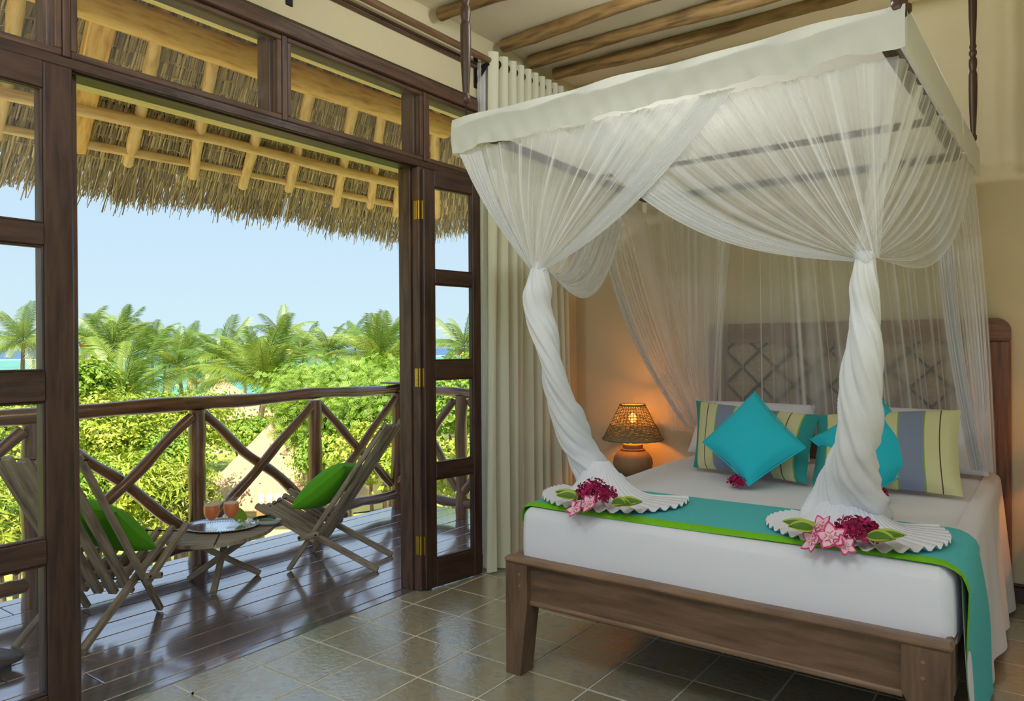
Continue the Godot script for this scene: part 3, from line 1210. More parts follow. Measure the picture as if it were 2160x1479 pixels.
func canopy() -> void:
	var t := thing("bed_canopy_frame", "wooden four-bar canopy frame hung on turned rods over the bed", "canopy frame", Vector3(1.58, 2.48, -1.95))
	var c := [Vector3(0.665, 2.475, -0.965), Vector3(2.44, 2.475, -0.965), Vector3(2.48, 2.46, -2.99), Vector3(0.64, 2.45, -2.99)]
	for k in 4:
		var mb := MB.new()
		mb.bar(c[k], c[(k + 1) % 4], 0.045, 0.035, Vector3.ZERO, 0.004, roff())
		wpart("frame_bar", mb, M.turned, t)
	var mb := MB.new()
	mb.bar(Vector3(0.655, 2.48, -2.26), Vector3(2.46, 2.48, -2.26), 0.04, 0.03, Vector3.ZERO, 0.004, roff())
	wpart("cross_bar", mb, M.turned, t)
	turned_rod(t, Vector3(0.714, 2.565, -0.95), 3.42, 1.22)
	turned_rod(t, Vector3(2.508, 2.485, -0.955), 3.42, 2.0)
	turned_rod(t, Vector3(2.555, 2.53, -3.0), 3.42)


# ------------------------------------------------------------------ the mosquito net tied at the bed's foot
func drape(mb: MB, u0: float, u1: float, top: Callable, bot: Callable, sag: Callable, nu: int, nv: int, pl: float, amp: Vector3, nrm: Vector3, rep := 1.0, seed_n := 0.0) -> void:
	var pts := PackedVector3Array()
	var uvs := PackedVector2Array()
	for j in nv + 1:
		var v := float(j) / nv
		var am := lerpf(amp.x, amp.y, v * 2.0) if v < 0.5 else lerpf(amp.y, amp.z, v * 2.0 - 1.0)
		for i in nu + 1:
			var u := lerpf(u0, u1, float(i) / nu)
			var a: Vector3 = top.call(u)
			var b: Vector3 = bot.call(u)
			var s: Vector3 = sag.call(u, v)
			var w := sin(u * pl * TAU + seed_n) + 0.5 * sin(u * pl * 2.37 * TAU + seed_n * 2.0)
			pts.append(a.lerp(b, v) + s + nrm * am * w)
			uvs.append(Vector2(u * rep + seed_n * 0.13, v))
	mb.grid(pts, nu + 1, nv + 1, uvs)


func sash(path: Array, rad: Array, twist: float, seed_n: float) -> MB:
	# the gathered net, twisted into a thick sash
	var cv := Curve3D.new()
	for p: Vector3 in path:
		cv.add_point(p)
	for k in path.size():
		var t: Vector3 = (path[mini(k + 1, path.size() - 1)] - path[maxi(k - 1, 0)]) * 0.25
		cv.set_point_in(k, -t)
		cv.set_point_out(k, t)
	var mb := MB.new()
	var pts := PackedVector3Array()
	var uvs := PackedVector2Array()
	var n := 72
	var m := 90
	var len := cv.get_baked_length()
	var a := Vector3.RIGHT
	for j in m + 1:
		var f := float(j) / m
		var c := cv.sample_baked(len * f, true)
		var t := (cv.sample_baked(minf(len, len * f + 0.02), true) - cv.sample_baked(maxf(0, len * f - 0.02), true)).normalized()
		a = (a - t * a.dot(t)).normalized()
		var b := t.cross(a)
		var x := f * (rad.size() - 1)
		var k := mini(int(x), rad.size() - 2)
		var q := x - k
		q = q * q * (3 - 2 * q)
		var r: float = lerpf(rad[k], rad[k + 1], q)
		for i in n + 1:
			var g := TAU * i / n
			var h := g + twist * f
			var rr := r * (1.0 + 0.14 * sin(2.0 * h + seed_n) + 0.16 * absf(sin(2.0 * h + 1.0 + seed_n + 2.0 * f)) + 0.05 * sin(9.0 * h + 6.0 * f) + 0.025 * sin(17.0 * h - 5.0 * f))
			rr *= 1.0 + 0.05 * sin(f * 19.0 + seed_n + cos(g) * 1.5)
			pts.append(c + (a * cos(g) + b * sin(g)) * rr)
			uvs.append(Vector2(g * 0.1 + f * 0.3, f * len))
	mb.grid(pts, n + 1, m + 1, uvs, true)
	return mb


# the net's hem spread on the bed as a pleated half disc; reach: distance to the hem per direction
func fan(mb: MB, c: Vector3, a0: float, a1: float, reach: Array, pleats: int, y0: float) -> void:
	var nu := pleats * 4
	var nv := 14
	var pts := PackedVector3Array()
	var uvs := PackedVector2Array()
	for j in nv + 1:
		var v := float(j) / nv
		for i in nu + 1:
			var u := float(i) / nu
			var g := lerpf(a0, a1, u)
			var x := u * (reach.size() - 1)
			var k := mini(int(x), reach.size() - 2)
			var R: float = lerpf(reach[k], reach[k + 1], x - k)
			var ph := fmod(u * pleats, 1.0)
			var zig := absf(ph - 0.35) * (1.0 / 0.65 if ph > 0.35 else 1.0 / 0.35)
			R *= 1.0 - 0.01 * zig
			var r := lerpf(0.05, R, v)
			var y := y0 + 0.004 + 0.022 * zig * sqrt(v) + 0.16 * pow(maxf(0.0, 1.0 - v * 1.7), 2.0)
			pts.append(Vector3(c.x + cos(g) * r, y, c.z + sin(g) * r))
			uvs.append(Vector2(u * 3.0, v))
	mb.grid(pts, nu + 1, nv + 1, uvs)


func valance(mb: MB, a: Vector3, b: Vector3, h0: float, h1: float, out: Vector3, sd: float, loose := 1.0) -> void:
	var nu := 120
	var nv := 8
	var pts := PackedVector3Array()
	var uvs := PackedVector2Array()
	var L := a.distance_to(b)
	for j in nv + 1:
		var v := float(j) / nv
		for i in nu + 1:
			var u := float(i) / nu
			var h := lerpf(h0, h1, minf(1.0, u * 1.6)) + 0.006 * sin(u * 40.0 + sd)
			var w := 0.010 * v * (sin(u * 55.0 + sd + 3.0 * v) + 0.7 * sin(u * 123.0 + 2.0 * sd - 4.0 * v)) + 0.007 * sin(u * 31.0 + v * 5.0)
			pts.append(a.lerp(b, u) + Vector3(0, -h * v + 0.004 * sin(u * 17.0 + sd) * (1.0 - v), 0) + out * (w + 0.016) * loose)
			uvs.append(Vector2(u * L, v * h))
	mb.grid(pts, nu + 1, nv + 1, uvs)


const KL := Vector3(1.09, 1.775, -1.0)
const KR := Vector3(2.405, 1.715, -0.975)


func nets() -> void:
	var t := thing("mosquito_net", "white gauze mosquito net tied into two twisted sashes at the bed's foot", "mosquito net", Vector3(1.58, 2.0, -1.95))
	var y := 2.502
	var c := [Vector3(0.655, y - 0.01, -0.935), Vector3(2.53, y + 0.012, -0.935), Vector3(2.58, y - 0.01, -3.02), Vector3(0.61, y - 0.03, -3.02)]
	var hs := [[0.15, 0.135], [0.15, 0.16], [0.14, 0.14], [0.14, 0.15]]
	for k in 4:
		var mb := MB.new()
		var a: Vector3 = c[k]
		var b: Vector3 = c[(k + 1) % 4]
		valance(mb, a, b, hs[k][0], hs[k][1], (b - a).normalized().cross(Vector3.UP), k * 2.0, 0.12 if k == 1 else 1.0)
		wpart("valance", mb, M.satin, t, "opaque white cotton band round the top of the net")
	var mb := MB.new()
	var tops := [c[0] + Vector3(0, -0.004, 0), c[1] + Vector3(0, -0.004, 0), c[2] + Vector3(0, -0.004, 0), c[3] + Vector3(0, -0.004, 0)]
	var z1 := 0.60
	var z2 := 0.66
	var p: Array[Vector3] = [tops[3].lerp(tops[0], 0), tops[2].lerp(tops[1], 0)]
	for q in [[0.0, 0.34], [0.365, 1.0]]:
		mb.quad(tops[3].lerp(tops[0], q[1]), tops[2].lerp(tops[1], q[1]), tops[2].lerp(tops[1], q[0]), tops[3].lerp(tops[0], q[0]), Vector2(0, 1), Vector2(1.8, 1), Vector2(1.8, 0), Vector2(0, 0))
	wpart("top_cloth", mb, M.satin, t)
	# front left curtain
	var top_fl := func(u: float) -> Vector3: return Vector3(lerpf(0.668, 1.98, u), 2.372 - 0.02 * (1.0 - u), -0.955)
	var bot_l := func(u: float) -> Vector3: return KL + Vector3((u - 0.5) * 0.09, 0.01 * sin(u * 9.0), 0.035 * cos((u - 0.5) * PI))
	var sag_fl := func(u: float, v: float) -> Vector3: return Vector3(-0.02 * sin(v * PI) * (1.0 - u), -0.085 * sin(v * PI) * pow(u, 4.0), 0.02 * sin(v * PI))
	mb = MB.new()
	drape(mb, 0, 1, top_fl, bot_l, sag_fl, 240, 30, 17.0, Vector3(0.006, 0.010, 0.002), Vector3(0, 0.1, 1), 1.0, 0.4)
	wpart("net_curtain", mb, M.net_b, t)
	mb = MB.new()
	drape(mb, 0.90, 1.0, top_fl, bot_l, func(u: float, v: float) -> Vector3: return sag_fl.call(u, v) + Vector3(0, 0, 0.006), 40, 30, 60.0, Vector3(0.002, 0.006, 0.001), Vector3(0, 0.3, 1), 6.0, 1.0)
	drape(mb, 0.0, 0.10, top_fl, bot_l, func(u: float, v: float) -> Vector3: return sag_fl.call(u, v) + Vector3(0, 0, 0.006), 40, 30, 60.0, Vector3(0.002, 0.006, 0.001), Vector3(0, 0.3, 1), 6.0, 1.0)
	wpart("gathered_hem", mb, M.net_d, t)
	# left side curtain, its open edge swagged below the knot
	var top_sl := func(u: float) -> Vector3: return Vector3(lerpf(0.645, 0.625, u), 2.36, lerpf(-0.96, -2.72, u))
	var sag_sl := func(u: float, v: float) -> Vector3: return Vector3(0.0, -0.24 * sin(v * PI) * pow(u, 2.0) - 0.06 * sin(v * v * PI) * u, -0.04 * sin(v * PI) * u)
	mb = MB.new()
	drape(mb, 0, 1, top_sl, bot_l, sag_sl, 200, 36, 15.0, Vector3(0.006, 0.012, 0.002), Vector3(1, 0.1, 0.3), 1.0, 2.2)
	wpart("net_curtain", mb, M.net_b, t)
	mb = MB.new()
	drape(mb, 0.72, 1.0, top_sl, bot_l, func(u: float, v: float) -> Vector3: return sag_sl.call(u, v) + Vector3(0.008, -0.012, 0), 60, 40, 24.0, Vector3(0.004, 0.022, 0.004), Vector3(0.5, 0.6, 0.6), 3.0, 0.7)
	wpart("gathered_hem", mb, M.net_d, t)
	# front right curtain: starts behind the left one and sweeps to the right knot
	var top_fr := func(u: float) -> Vector3: return Vector3(lerpf(1.22, 2.505, u), 2.368, lerpf(-1.0, -0.975, u))
	var bot_r := func(u: float) -> Vector3: return KR + Vector3((u - 0.5) * 0.08, 0.008 * sin(u * 9.0), 0.035 * cos((u - 0.5) * PI))
	var sag_fr := func(u: float, v: float) -> Vector3: return Vector3(0.0, -0.155 * sin(v * PI) * pow(1.0 - u, 2.0), 0.02 * sin(v * PI))
	mb = MB.new()
	drape(mb, 0, 1, top_fr, bot_r, sag_fr, 240, 30, 14.0, Vector3(0.006, 0.010, 0.002), Vector3(0, 0.1, 1), 0.9, 3.3)
	wpart("net_curtain", mb, M.net_a, t)
	mb = MB.new()
	drape(mb, 0.0, 0.14, top_fr, bot_r, func(u: float, v: float) -> Vector3: return sag_fr.call(u, v) + Vector3(0, 0, 0.006), 40, 30, 50.0, Vector3(0.002, 0.006, 0.001), Vector3(0, 0.4, 1), 5.0, 2.0)
	wpart("gathered_hem", mb, M.net_d, t)
	# right side curtain
	var top_sr := func(u: float) -> Vector3: return Vector3(lerpf(2.51, 2.562, u), 2.365, lerpf(-0.96, -2.9, u))
	var sag_sr := func(u: float, v: float) -> Vector3: return Vector3(0.03 * sin(v * PI) * u, -0.22 * sin(v * PI) * pow(u, 2.0), 0)
	mb = MB.new()
	drape(mb, 0, 1, top_sr, bot_r, sag_sr, 200, 36, 13.0, Vector3(0.006, 0.012, 0.002), Vector3(1, 0.1, 0.2), 1.0, 4.4)
	wpart("net_curtain", mb, M.net_b, t)
	# the back curtain, hanging straight before the headboard and gathered to both sides
	var top_bk := func(u: float) -> Vector3: return Vector3(lerpf(0.64, 2.56, u), 2.38, -3.0)
	var bot_bk := func(u: float) -> Vector3: return Vector3(lerpf(0.78, 2.60, u) - 0.15 * sin(TAU * u) * (1.0 if u < 0.5 else 0.6), 0.86, -3.02)
	mb = MB.new()
	drape(mb, 0, 1, top_bk, bot_bk, func(_u: float, _v: float) -> Vector3: return Vector3.ZERO, 260, 14, 16.0, Vector3(0.006, 0.008, 0.012), Vector3(0, 0, 1), 1.0, 5.1)
	wpart("net_curtain", mb, M.net_c, t)
	# rear left: swept from the frame's side to the head of the bed
	var top_rl := func(u: float) -> Vector3: return Vector3(0.63, 2.36, lerpf(-2.25, -2.97, u)) if u < 0.6 else Vector3(lerpf(0.63, 1.25, (u - 0.6) / 0.4), 2.36, -2.975)
	var bot_rl := func(u: float) -> Vector3: return Vector3(lerpf(0.93, 1.12, u), 0.90, -2.93 - 0.03 * sin(u * 7.0))
	var sag_rl := func(u: float, v: float) -> Vector3: return Vector3(-0.10 * sin(v * PI) * (1.0 - u), -0.05 * sin(v * PI), 0)
	mb = MB.new()
	drape(mb, 0, 1, top_rl, bot_rl, sag_rl, 160, 26, 11.0, Vector3(0.006, 0.014, 0.010), Vector3(0.5, 0, 0.8), 0.8, 6.1)
	wpart("net_curtain", mb, M.net_a, t)
	mb = MB.new()
	drape(mb, 0, 0.12, top_rl, bot_rl, sag_rl, 40, 26, 40.0, Vector3(0.004, 0.008, 0.008), Vector3(0.5, 0, 0.8), 4.0, 6.1)
	wpart("gathered_hem", mb, M.net_d, t)
	# rear right: a gathered fall beside the headboard post, and the sheer corner outside it
	var top_rr := func(u: float) -> Vector3: return Vector3(lerpf(2.36, 2.56, u), 2.36, lerpf(-2.98, -2.92, u))
	var bot_rr := func(u: float) -> Vector3: return Vector3(lerpf(2.565, 2.66, u), 0.80, lerpf(-2.72, -2.68, u))
	mb = MB.new()
	drape(mb, 0, 0.45, top_rr, bot_rr, func(u: float, v: float) -> Vector3: return Vector3(-0.03 * sin(v * PI), 0, 0), 80, 30, 14.0, Vector3(0.006, 0.012, 0.014), Vector3(0.6, 0, 0.8), 2.0, 7.0)
	wpart("gathered_hem", mb, M.net_d, t)
	mb = MB.new()
	drape(mb, 0.3, 1, top_rr, bot_rr, func(u: float, v: float) -> Vector3: return Vector3(0.012 * sin(v * PI) * u, 0, 0), 100, 30, 10.0, Vector3(0.006, 0.012, 0.014), Vector3(0.6, 0, 0.8), 1.0, 8.0)
	wpart("net_curtain", mb, M.net_b, t)
	# the two twisted sashes and the spread hems
	wpart("sash", sash([KL + Vector3(-0.005, 0.035, 0), KL + Vector3(-0.012, -0.07, 0), Vector3(1.066, 1.60, -1.02), Vector3(1.09, 1.42, -1.06), Vector3(1.095, 1.26, -1.12), Vector3(1.09, 1.10, -1.22), Vector3(1.10, 0.95, -1.33), Vector3(1.14, 0.79, -1.40), Vector3(1.16, 0.728, -1.41)], [0.028, 0.050, 0.052, 0.046, 0.050, 0.060, 0.068, 0.082, 0.11], 7.5, 0.3), M.white, t, "left twisted white sash")
	wpart("sash", sash([KR + Vector3(0, 0.03, 0), KR + Vector3(-0.005, -0.05, 0), Vector3(2.394, 1.56, -1.0), Vector3(2.385, 1.40, -1.02), Vector3(2.365, 1.22, -1.08), Vector3(2.325, 1.05, -1.20), Vector3(2.28, 0.90, -1.34), Vector3(2.245, 0.80, -1.42), Vector3(2.24, 0.745, -1.43)], [0.024, 0.040, 0.050, 0.056, 0.058, 0.068, 0.085, 0.10, 0.14], 7.0, 2.0), M.white, t, "right twisted white sash")
	mb = MB.new()
	fan(mb, Vector3(1.18, 0, -1.345), deg_to_rad(185), deg_to_rad(-12), [0.22, 0.24, 0.27, 0.31, 0.36, 0.42, 0.45, 0.45, 0.42], 26, 0.743)
	wpart("spread_hem", mb, M.white, t, "left pleated fan of net on the runner")
	mb = MB.new()
	fan(mb, Vector3(2.25, 0, -1.38), deg_to_rad(190), deg_to_rad(-15), [0.22, 0.27, 0.32, 0.36, 0.40, 0.44, 0.42, 0.37, 0.32], 28, 0.743)
	wpart("spread_hem", mb, M.white, t, "right pleated fan of net on the runner")


# ------------------------------------------------------------------ mattress, sheet, runner and pillows
func rbox(mb: MB, lo: Vector3, hi: Vector3, r: float, sway := 0.0) -> void:
	var c := (lo + hi) * 0.5
	var h := (hi - lo) * 0.5 - Vector3.ONE * r
	var pts := PackedVector3Array()
	var uvs := PackedVector2Array()
	var nu := 64
	var nv := 32
	for j in nv + 1:
		var ph := -PI / 2 + PI * j / nv
		for i in nu + 1:
			var g := TAU * (i + 0.001) / nu
			var d := Vector3(cos(ph) * cos(g), sin(ph), -cos(ph) * sin(g))
			# spread the samples over the flats: push by the larger axis
			var q := Vector3(clampf(d.x * 3.0, -1, 1) * h.x, clampf(d.y * 3.0, -1, 1) * h.y, clampf(d.z * 3.0, -1, 1) * h.z)
			var p := c + q + d * r
			p += Vector3(sin(p.z * 9.0), sin(p.x * 8.0 + p.z * 5.0), sin(p.x * 7.0)) * sway
			pts.append(p)
			uvs.append(Vector2(p.x + p.y, p.z + p.y))
	mb.grid(pts, nu + 1, nv + 1, uvs, true)


# a cushion between four corners (bottom left, bottom right, top right, top left as seen from its front)
func cushion(mb: MB, bl: Vector3, br: Vector3, tr: Vector3, tl: Vector3, thick: float, pinch := 0.06) -> void:
	var n := 28
	var nrm := (br - bl).cross(tl - bl).normalized()
	for sd: float in [1.0, -1.0]:
		var pts := PackedVector3Array()
		var uvs := PackedVector2Array()
		for j in n + 1:
			var v := float(j) / n
			for i in n + 1:
				var u := float(i) / n
				if sd < 0:
					u = 1.0 - u
				var x := u * 2 - 1
				var y := v * 2 - 1
				var px := 0.5 + 0.5 * x * (1.0 - pinch * (1.0 - y * y))
				var py := 0.5 + 0.5 * y * (1.0 - pinch * (1.0 - x * x))
				var p := bl.lerp(br, px).lerp(tl.lerp(tr, px), py)
				var e := pow(maxf(0.0, (1.0 - x * x) * (1.0 - y * y)), 0.42)
				p += nrm * sd * (thick * 0.5 * e + 0.004 * e * sin(x * 5.0 + y * 3.0))
				pts.append(p)
				uvs.append(Vector2(u, v))
		mb.grid(pts, n + 1, n + 1, uvs)


func stripes(cols: Array) -> ImageTexture:
	var w := 512
	var img := Image.create(w, 8, false, Image.FORMAT_RGBA8)
	var x := 0.0
	for q in cols:
		img.fill_rect(Rect2i(int(x * w), 0, int(ceil(q[0] * w)) + 1, 8), q[1])
		x += q[0]
	return ImageTexture.create_from_image(img)


func bedding() -> void:
	var t := thing("mattress", "mattress in a smooth white sheet on the wooden bed", "mattress", Vector3(1.8, 0.4, -2.1))
	var mb := MB.new()
	rbox(mb, Vector3(0.972, 0.40, -3.19), Vector3(2.655, 0.737, -0.972), 0.08, 0.003)
	wpart("mattress_body", mb, M.sheet, t)
	# the sheet falls over the right side of the bed
	mb = MB.new()
	var nu := 60
	var nv := 26
	var pts := PackedVector3Array()
	var uvs := PackedVector2Array()
	for j in nv + 1:
		var v := float(j) / nv
		for i in nu + 1:
			var u := float(i) / nu
			var z := lerpf(-1.025 - 0.15 * v * v, -3.17, u)
			var a := minf(1.0, v * 6.0) * PI / 2
			var x := 2.60 + 0.066 * sin(a)
			var y := 0.736 - 0.05 * (1.0 - cos(a))
			if v > 1.0 / 6.0:
				var w := (v - 1.0 / 6.0) * 1.2
				y -= w * (0.64 + 0.02 * sin(u * 8.0))
				x += w * (0.012 + 0.05 * u) + w * 0.014 * sin(u * 34.0 + w) + 0.01 * w * sin(u * 13.0)
			pts.append(Vector3(x, y, z))
			uvs.append(Vector2(z, y + x))
	mb.grid(pts, nu + 1, nv + 1, uvs)
	wpart("hanging_sheet", mb, M.sheet, t)
	# runner
	t = thing("bed_runner", "turquoise woven bed runner with a lime green border, across the foot of the bed", "bed runner", Vector3(1.8, 0.75, -1.3))
	for q in [[-1.056, -1.545, 0], [-1.010, -1.056, 1]]:
		mb = MB.new()
		pts = PackedVector3Array()
		uvs = PackedVector2Array()
		nu = 90
		nv = 8 if q[2] == 0 else 7
		for j in nv + 1:
			var v := float(j) / nv
			for i in nu + 1:
				var u := float(i) / nu
				var s := u * 2.33 - 0.06   # run from the left edge over the top and down the right side
				var z := lerpf(q[0], q[1], v) + 0.006 * sin(s * 3.0)
				var p := Vector3(0.985 + s, 0.744, z)
				if s < 0.05:
					var k := 0.05 - s
					p = Vector3(1.035 - minf(k, 0.04) * 1.5, 0.744 - 0.9 * maxf(0.0, k - 0.02), z)
				if s > 1.60:
					var d := s - 1.60
					var a := minf(1.0, d / 0.11) * PI / 2
					p.x = 2.585 + 0.095 * sin(a)
					p.y = 0.744 - 0.07 * (1.0 - cos(a))
					if d > 0.11:
						p.y -= d - 0.11
						p.x += (d - 0.11) * (0.015 + 0.06 * v * (1.0 if q[2] == 0 else 0.0)) + 0.008 * sin(d * 9.0 + z * 5.0)
						p.z += (d - 0.11) * -0.22
				if z > -1.052 and s < 1.66:
					var dd := 0.08 - (-0.972 - z)
					p.y -= (0.08 - sqrt(maxf(0.0, 0.0064 - dd * dd))) * clampf((1.70 - s) * 10.0, 0.0, 1.0)
				pts.append(p)
				uvs.append(Vector2(s, z))
		var flip := PackedVector3Array()
		var fuv := PackedVector2Array()
		for j in nv + 1:
			for i in nu + 1:
				flip.append(pts[j * (nu + 1) + i])
				fuv.append(uvs[j * (nu + 1) + i])
		mb.grid(flip, nu + 1, nv + 1, fuv)
		wpart("runner_cloth" if q[2] == 0 else "border", mb, M.turq if q[2] == 0 else M.lime, t, "" if q[2] == 0 else "lime green border")
	# white sleeping pillows against the headboard
	for k in 2:
		var x: float = [1.36, 2.25][k]
		t = thing("white_pillow", ["plump white pillow behind the left striped pillow", "plump white pillow behind the right striped pillow"][k], "pillow", Vector3(x, 0.75, -2.9), 0.0, "white pillows against the headboard")
		mb = MB.new()
		cushion(mb, Vector3(x - 0.38, 0.752, -2.86), Vector3(x + 0.38, 0.752, -2.86), Vector3(x + 0.37, 1.075, -3.04), Vector3(x - 0.37, 1.075, -3.04), 0.20, 0.03)
		wpart("pillow_body", mb, M.sheet, t)
	# striped pillows
	var tq := Color(0.16, 0.56, 0.55)
	var cr := Color(0.80, 0.79, 0.60)
	var br := Color(0.33, 0.22, 0.20)
	var bl := Color(0.50, 0.54, 0.64)
	var li := Color(0.55, 0.68, 0.22)
	var seq_l := [[0.055, tq], [0.008, li], [0.075, cr], [0.008, br], [0.08, cr], [0.008, li], [0.15, bl], [0.008, li], [0.08, cr], [0.008, br], [0.08, cr], [0.008, li], [0.16, bl], [0.008, li], [0.085, cr], [0.008, br], [0.085, cr], [0.008, li], [0.08, tq]]
	var seq_r := [[0.085, tq], [0.008, li], [0.085, cr], [0.008, br], [0.085, cr], [0.008, li], [0.13, tq], [0.008, li], [0.08, cr], [0.008, br], [0.09, cr], [0.008, li], [0.17, bl], [0.008, li], [0.095, cr], [0.008, br], [0.10, cr], [0.03, cr]]
	var corners := [[Vector3(1.261, 0.768, -2.271), Vector3(1.92, 0.768, -2.10), Vector3(1.91, 1.085, -2.405), Vector3(1.175, 1.127, -2.525)], [Vector3(1.935, 0.768, -2.12), Vector3(2.575, 0.768, -2.176), Vector3(2.545, 1.141, -2.43), Vector3(1.885, 1.083, -2.42)]]
	for k in 2:
		t = thing("striped_pillow", ["left pillow with cream, blue-grey and turquoise stripes", "right pillow with cream, blue-grey and turquoise stripes"][k], "pillow", (corners[k][0] + corners[k][1]) * 0.5, 0.0, "striped pillows")
		var m: StandardMaterial3D = M.sheet.duplicate()
		m.albedo_color = Color.WHITE
		m.albedo_texture = stripes(seq_l if k == 0 else seq_r)
		m.uv1_scale = Vector3.ONE
		m.normal_enabled = false
		mb = MB.new()
		var dn := Vector3(0, -0.014, 0)
		cushion(mb, corners[k][0] + dn, corners[k][1] + dn, corners[k][2] + dn, corners[k][3] + dn, 0.17, 0.05)
		wpart("pillow_body", mb, m, t)
	var dia := [[Vector3(1.712, 0.772, -1.867), Vector3(1.929, 0.951, -2.051), Vector3(1.622, 1.205, -2.235), Vector3(1.405, 0.942, -2.051)], [Vector3(2.235, 0.772, -2.06), Vector3(2.455, 0.91, -2.27), Vector3(2.194, 1.175, -2.45), Vector3(1.89, 0.967, -2.27)]]
	for k in 2:
		t = thing("turquoise_cushion", ["turquoise cushion standing on its corner before the left striped pillow", "turquoise cushion standing on its corner before the right striped pillow"][k], "cushion", dia[k][0], 0.0, "turquoise cushions")
		mb = MB.new()
		var q: Array = dia[k]
		for i in 4:
			q[i] += Vector3(0, -0.012, 0)
		cushion(mb, q[0], q[1], q[2], q[3], 0.15, 0.07)
		wpart("cushion_body", mb, M.turq2, t)
		mb = MB.new()
		var path := []
		for e in 4:
			for i in 10:
				var f := i / 10.0
				var a: Vector3 = q[e]
				var b: Vector3 = q[(e + 1) % 4]
				var c: Vector3 = (q[0] + q[1] + q[2] + q[3]) * 0.25
				path.append(a.lerp(b, f).lerp(c, 0.07 * 4 * f * (1 - f) * 0.5))
		path.append(q[0])
		var rad := []
		rad.resize(path.size())
		rad.fill(0.0035)
		mb.tube(path, rad, 6, false)
		wpart("piping", mb, M.turq2, t)


# ------------------------------------------------------------------ bedside tables and lamps
func bedside() -> void:
	for k in 2:
		var x: float = [0.47, 3.12][k]
		var t := thing("bedside_table", ["dark wooden bedside table left of the bed", "dark wooden bedside table right of the bed"][k], "bedside table", Vector3(x, 0, -3.05))
		var mb := MB.new()
		mb.bb(Vector3(-0.25, 0.49, -0.2), Vector3(0.25, 0.52, 0.2), 0.006, roff())
		part("table_top", mb, M.bed, t)
		for q in [[-1, -1], [1, -1], [-1, 1], [1, 1]]:
			mb = MB.new()
			mb.bb(Vector3(q[0] * 0.215 - 0.02, 0, q[1] * 0.165 - 0.02), Vector3(q[0] * 0.215 + 0.02, 0.49, q[1] * 0.165 + 0.02), 0.004, roff())
			part("leg", mb, M.bed, t)
		mb = MB.new()
		mb.bb(Vector3(-0.21, 0.37, -0.18), Vector3(0.21, 0.488, 0.178), 0.003, roff())
		var dr := part("drawer", mb, M.bedlight, t)
		mb = MB.new()
		mb.lathe([Vector2(0.001, 0), Vector2(0.012, 0.002), Vector2(0.012, 0.012), Vector2(0.001, 0.018)], 12, Transform3D(Basis(Vector3.RIGHT, PI / 2), Vector3(0, 0.43, 0.178)))
		part("knob", mb, M.brass, dr)
		lamp(Vector3(x + (0.017 if k == 0 else -0.02), 0.52, -3.05), ["woven wicker table lamp with ribbed clay base, lit, left of the bed", "woven wicker table lamp with ribbed clay base, lit, right of the bed"][k])


